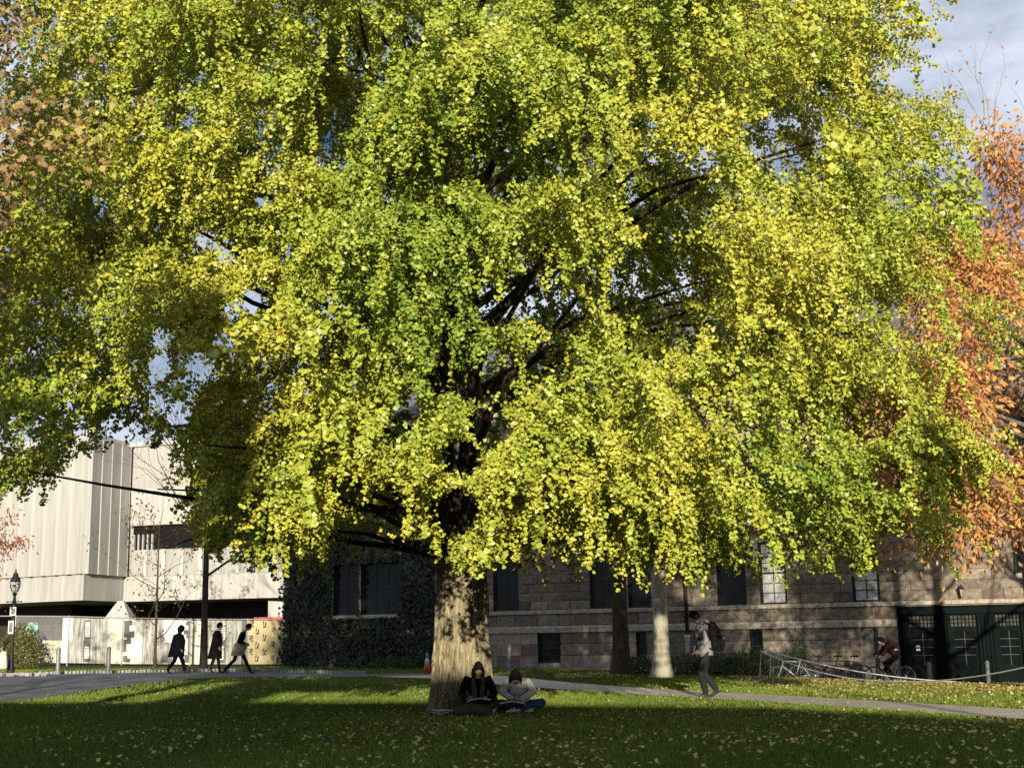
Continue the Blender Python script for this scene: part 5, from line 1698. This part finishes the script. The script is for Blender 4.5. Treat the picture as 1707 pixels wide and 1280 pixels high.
# two unseen pine-shaped blockers, added behind the viewer to shade strips of the ginkgo
def pine(label, x, y, z0, z1, r, seed):
    g = np.random.default_rng(seed)
    n = 12000
    t = empty('added_pine', (x, y, 0))
    tag(t, label, 'tree')
    MB().tube([(0, 0, -.2), (.03, 0, z0 * .5), (0, .02, z1 - .3)], [.13, .1, .04], 8).build('trunk', M_BARK_DARK, t, smooth=True)
    z = g.uniform(z0, z1, n)
    rr = r * np.interp((z - z0) / (z1 - z0), [0, .06, .5, .85, 1], [.55, 1, 1, .75, .2]) * np.sqrt(g.random(n))
    a = g.uniform(0, 6.283, n)
    pos = np.column_stack([rr * np.cos(a), rr * np.sin(a), z])
    al = nrm(np.column_stack([np.cos(a), np.sin(a), np.full(n, .5)]) + g.normal(0, .4, (n, 3)))
    o = link_mesh('crown', leaves_mesh('crown', pos, al, g.normal(0, 1, (n, 3)), g.uniform(.12, .2, n), g.normal(.4, .2, n), OVAL), M_SHRUB, t)
    o['kind'] = 'stuff'
pine('unseen pine added behind the viewer on the left to shade the ginkgo', -4.15, -8.0, 8.1, 11.4, 1.05, 201)
pine('slimmer unseen pine added behind the viewer on the right to shade the ginkgo', 7.7, -8.0, 8.0, 10.8, .6, 203)

# ------------------------------------------------------------------ street furniture
M_BOLL = mat('weathered_steel', (.22, .215, .205), .5, .25, 8, metal=.3)
bol0 = None
for i, (px, Y, hgt, lab) in enumerate([(97, 49.0, 1.0, 'grey metal bollard nearest the lamp post on the left'), (181, 49.0, 1.0, 'grey metal bollard before the cream fence panel on the left'), (849, 47.3, 1.0, 'grey metal bollard right behind the seated readers'),
                                  (1548, 46.2, .80, 'dim metal bollard before the first bay of the dark green entrance'), (1645, 45.3, .85, 'dim metal bollard before the third bay of the dark green entrance')]):
    x = px_at(px, 1100, Y)[0]
    b = empty('bollard', (x, Y, ground(x, Y)))
    tag(b, lab, 'bollard', 'bollards along the road')
    MB().lathe([(.075, -.1), (.075, hgt - .12), (.085, hgt - .11), (.085, hgt - .08), (.072, hgt - .07), (.06, hgt - .02), (.03, hgt), (.002, hgt + .005)], n=16).build('post', M_BOLL, b, smooth=False)
    MB().lathe([(.11, -.02), (.11, .03), (.08, .05)], n=16).build('collar', M_BOLL, b)

# traffic cone behind the left edge of the trunk
cx = px_at(712, 1110, 48.5)[0]
cn = empty('traffic_cone', (cx, 48.5, ground(cx, 48.5)))
tag(cn, 'orange traffic cone with a white collar left of the big trunk', 'cone')
M_CONE = mat('orange_cone_plastic', (.55, .07, .03), .5, .1, 4)
MB().lathe([(.15, .03), (.105, .3), (.10, .31)], n=16).build('cone_base', M_CONE, cn, smooth=True)
MB().lathe([(.101, .31), (.06, .56)], n=16).build('reflective_collar', mat('white_reflective', (.5, .5, .5), .5, .1, 4), cn, smooth=True)
MB().lathe([(.059, .561), (.03, .74), (.02, .745)], n=16).build('cone_tip', mat('grey_plastic', (.3, .3, .3), .5, .1, 4), cn, smooth=True)
MB().box((0, 0, .015), (.36, .36, .03)).build('foot', M_SHOE, cn)

# lamp post with posters
LX = px_at(22, 1040, 47.9)[0]
lp = empty('lamp_post', (LX, 47.9, ground(LX, 47.9)))
tag(lp, 'black lamp post with glass lantern and two posters at the left edge', 'lamp post')
M_IRON = mat('black_iron', (.012, .013, .012), .5, .2, 8)
MB().lathe([(.16, -.05), (.16, .1), (.13, .16), (.11, .5), (.085, .6), (.07, .75), (.055, 2.55), (.075, 2.6), (.055, 2.66), (.045, 2.82), (.085, 2.9), (.06, 2.95)], n=14).build('pole', M_IRON, lp, smooth=False)
MB().tube([(-.26, 0, 2.62), (.26, 0, 2.62)], .018, 6).ball((-.26, 0, 2.62), .03, 6, 5).ball((.26, 0, 2.62), .03, 6, 5).build('ladder_bar', M_IRON, lp)
MB().lathe([(.085, 2.96), (.16, 3.12), (.175, 3.28), (.155, 3.33)], n=16).build('lantern_glass', mat('lantern_glass', (.38, .36, .30), .12, .15, 4, spec=.6), lp, smooth=True)
MB().lathe([(.185, 3.33), (.18, 3.36), (.14, 3.47), (.10, 3.52), (.09, 3.60), (.035, 3.66), (.02, 3.76), (.005, 3.8)], n=16).build('lantern_cap', M_IRON, lp, smooth=True)
cage = MB()
for k in range(4):
    a = k * math.pi / 2 + .4
    cage.tube([(.09 * math.cos(a), .09 * math.sin(a), 2.95), (.168 * math.cos(a), .168 * math.sin(a), 3.12), (.182 * math.cos(a), .182 * math.sin(a), 3.33)], .008, 4)
cage.build('lantern_cage', M_IRON, lp)
def poster(z, w, h, dx, frame):
    p = MB().box((dx, -.075, z), (w, .012, h)).build('poster', mat('poster_paper', (.62, .62, .60), .7, .05, 3), lp)
    g = mat('poster_grey', (.12, .12, .12), .7, .3, 8)
    if frame:
        m = MB()
        for a, b in (((dx - w / 2, z - h / 2), (dx + w / 2, z - h / 2 + .025)), ((dx - w / 2, z + h / 2 - .025), (dx + w / 2, z + h / 2)), ((dx - w / 2, z - h / 2 + .025), (dx - w / 2 + .025, z + h / 2 - .025)), ((dx + w / 2 - .025, z - h / 2 + .025), (dx + w / 2, z + h / 2 - .025))):
            m.box2((a[0], -.09, a[1]), (b[0], -.0815, b[1]))
        m.build('poster_frame', mat('poster_paper', (.6, .6, .6)), p)
    # printed grey head and shoulders shape
    m = MB()
    m.box2((dx - w * .36, -.0845, z - h * .36), (dx + w * .36, -.082, z + h * .38))
    m.build('poster_print', mat('poster_print_grey', (.22, .22, .21), .7, .6, 14), p)
    m = MB().ball((dx, -.085, z + h * .1), (w * .17, .004, h * .15), 10, 6).ball((dx, -.085, z - h * .22), (w * .28, .004, h * .14), 10, 6)
    m.build('poster_figure', g, p)
poster(2.28, .22, .30, 0, True)
poster(1.72, .19, .46, -.05, False)

# white rope strung between low posts on the right-hand lawn
M_ROPE = mat('white_rope', (.68, .66, .60), .85, .15, 30)
rp = empty('rope_barrier', (7.05, 39.1, 0))
tag(rp, 'white rope barrier sagging between thin white posts on the right lawn', 'rope barrier')
RO = Vector((7.05, 39.1, 0))
p1, p2 = Vector((7.0, 39.1, .0)), Vector((7.28, 39.0, .0))
t1, t2 = Vector((7.1, 39.1, .76)), Vector((7.36, 39.0, .75))
pe_, pe_t = Vector((9.75, 23.6, 0)), Vector((9.8, 23.6, .86))
st = Vector((11.0, 33.4, .02))
for a, b in ((p1, t1), (p2, t2), (pe_, pe_t)):
    a = Vector((a.x, a.y, ground(a.x, a.y) - .1))
    MB().tube([a - RO, b - RO], [.016, .013], 6).ball(b - RO, .026, 6, 5).build('post', M_ROPE, rp)
def rope(a, b, sag, n=30):
    pts = [a.lerp(b, i / n) + Vector((0, 0, -sag * 4 * (i / n) * (1 - i / n))) - RO for i in range(n + 1)]
    return MB().tube(pts, .015, 6).build('rope', M_ROPE, rp)
rope(t1, pe_t, .66)
rope(t2, st, .16)
MB().tube([t1 - RO, (t1 + t2) / 2 - RO + Vector((0, 0, -.08)), t2 - RO], .013, 6).build('rope', M_ROPE, rp)
MB().tube([st - RO - Vector((0, 0, .2)), st - RO + Vector((.02, 0, .06))], .014, 6).build('stake', M_ROPE, rp)
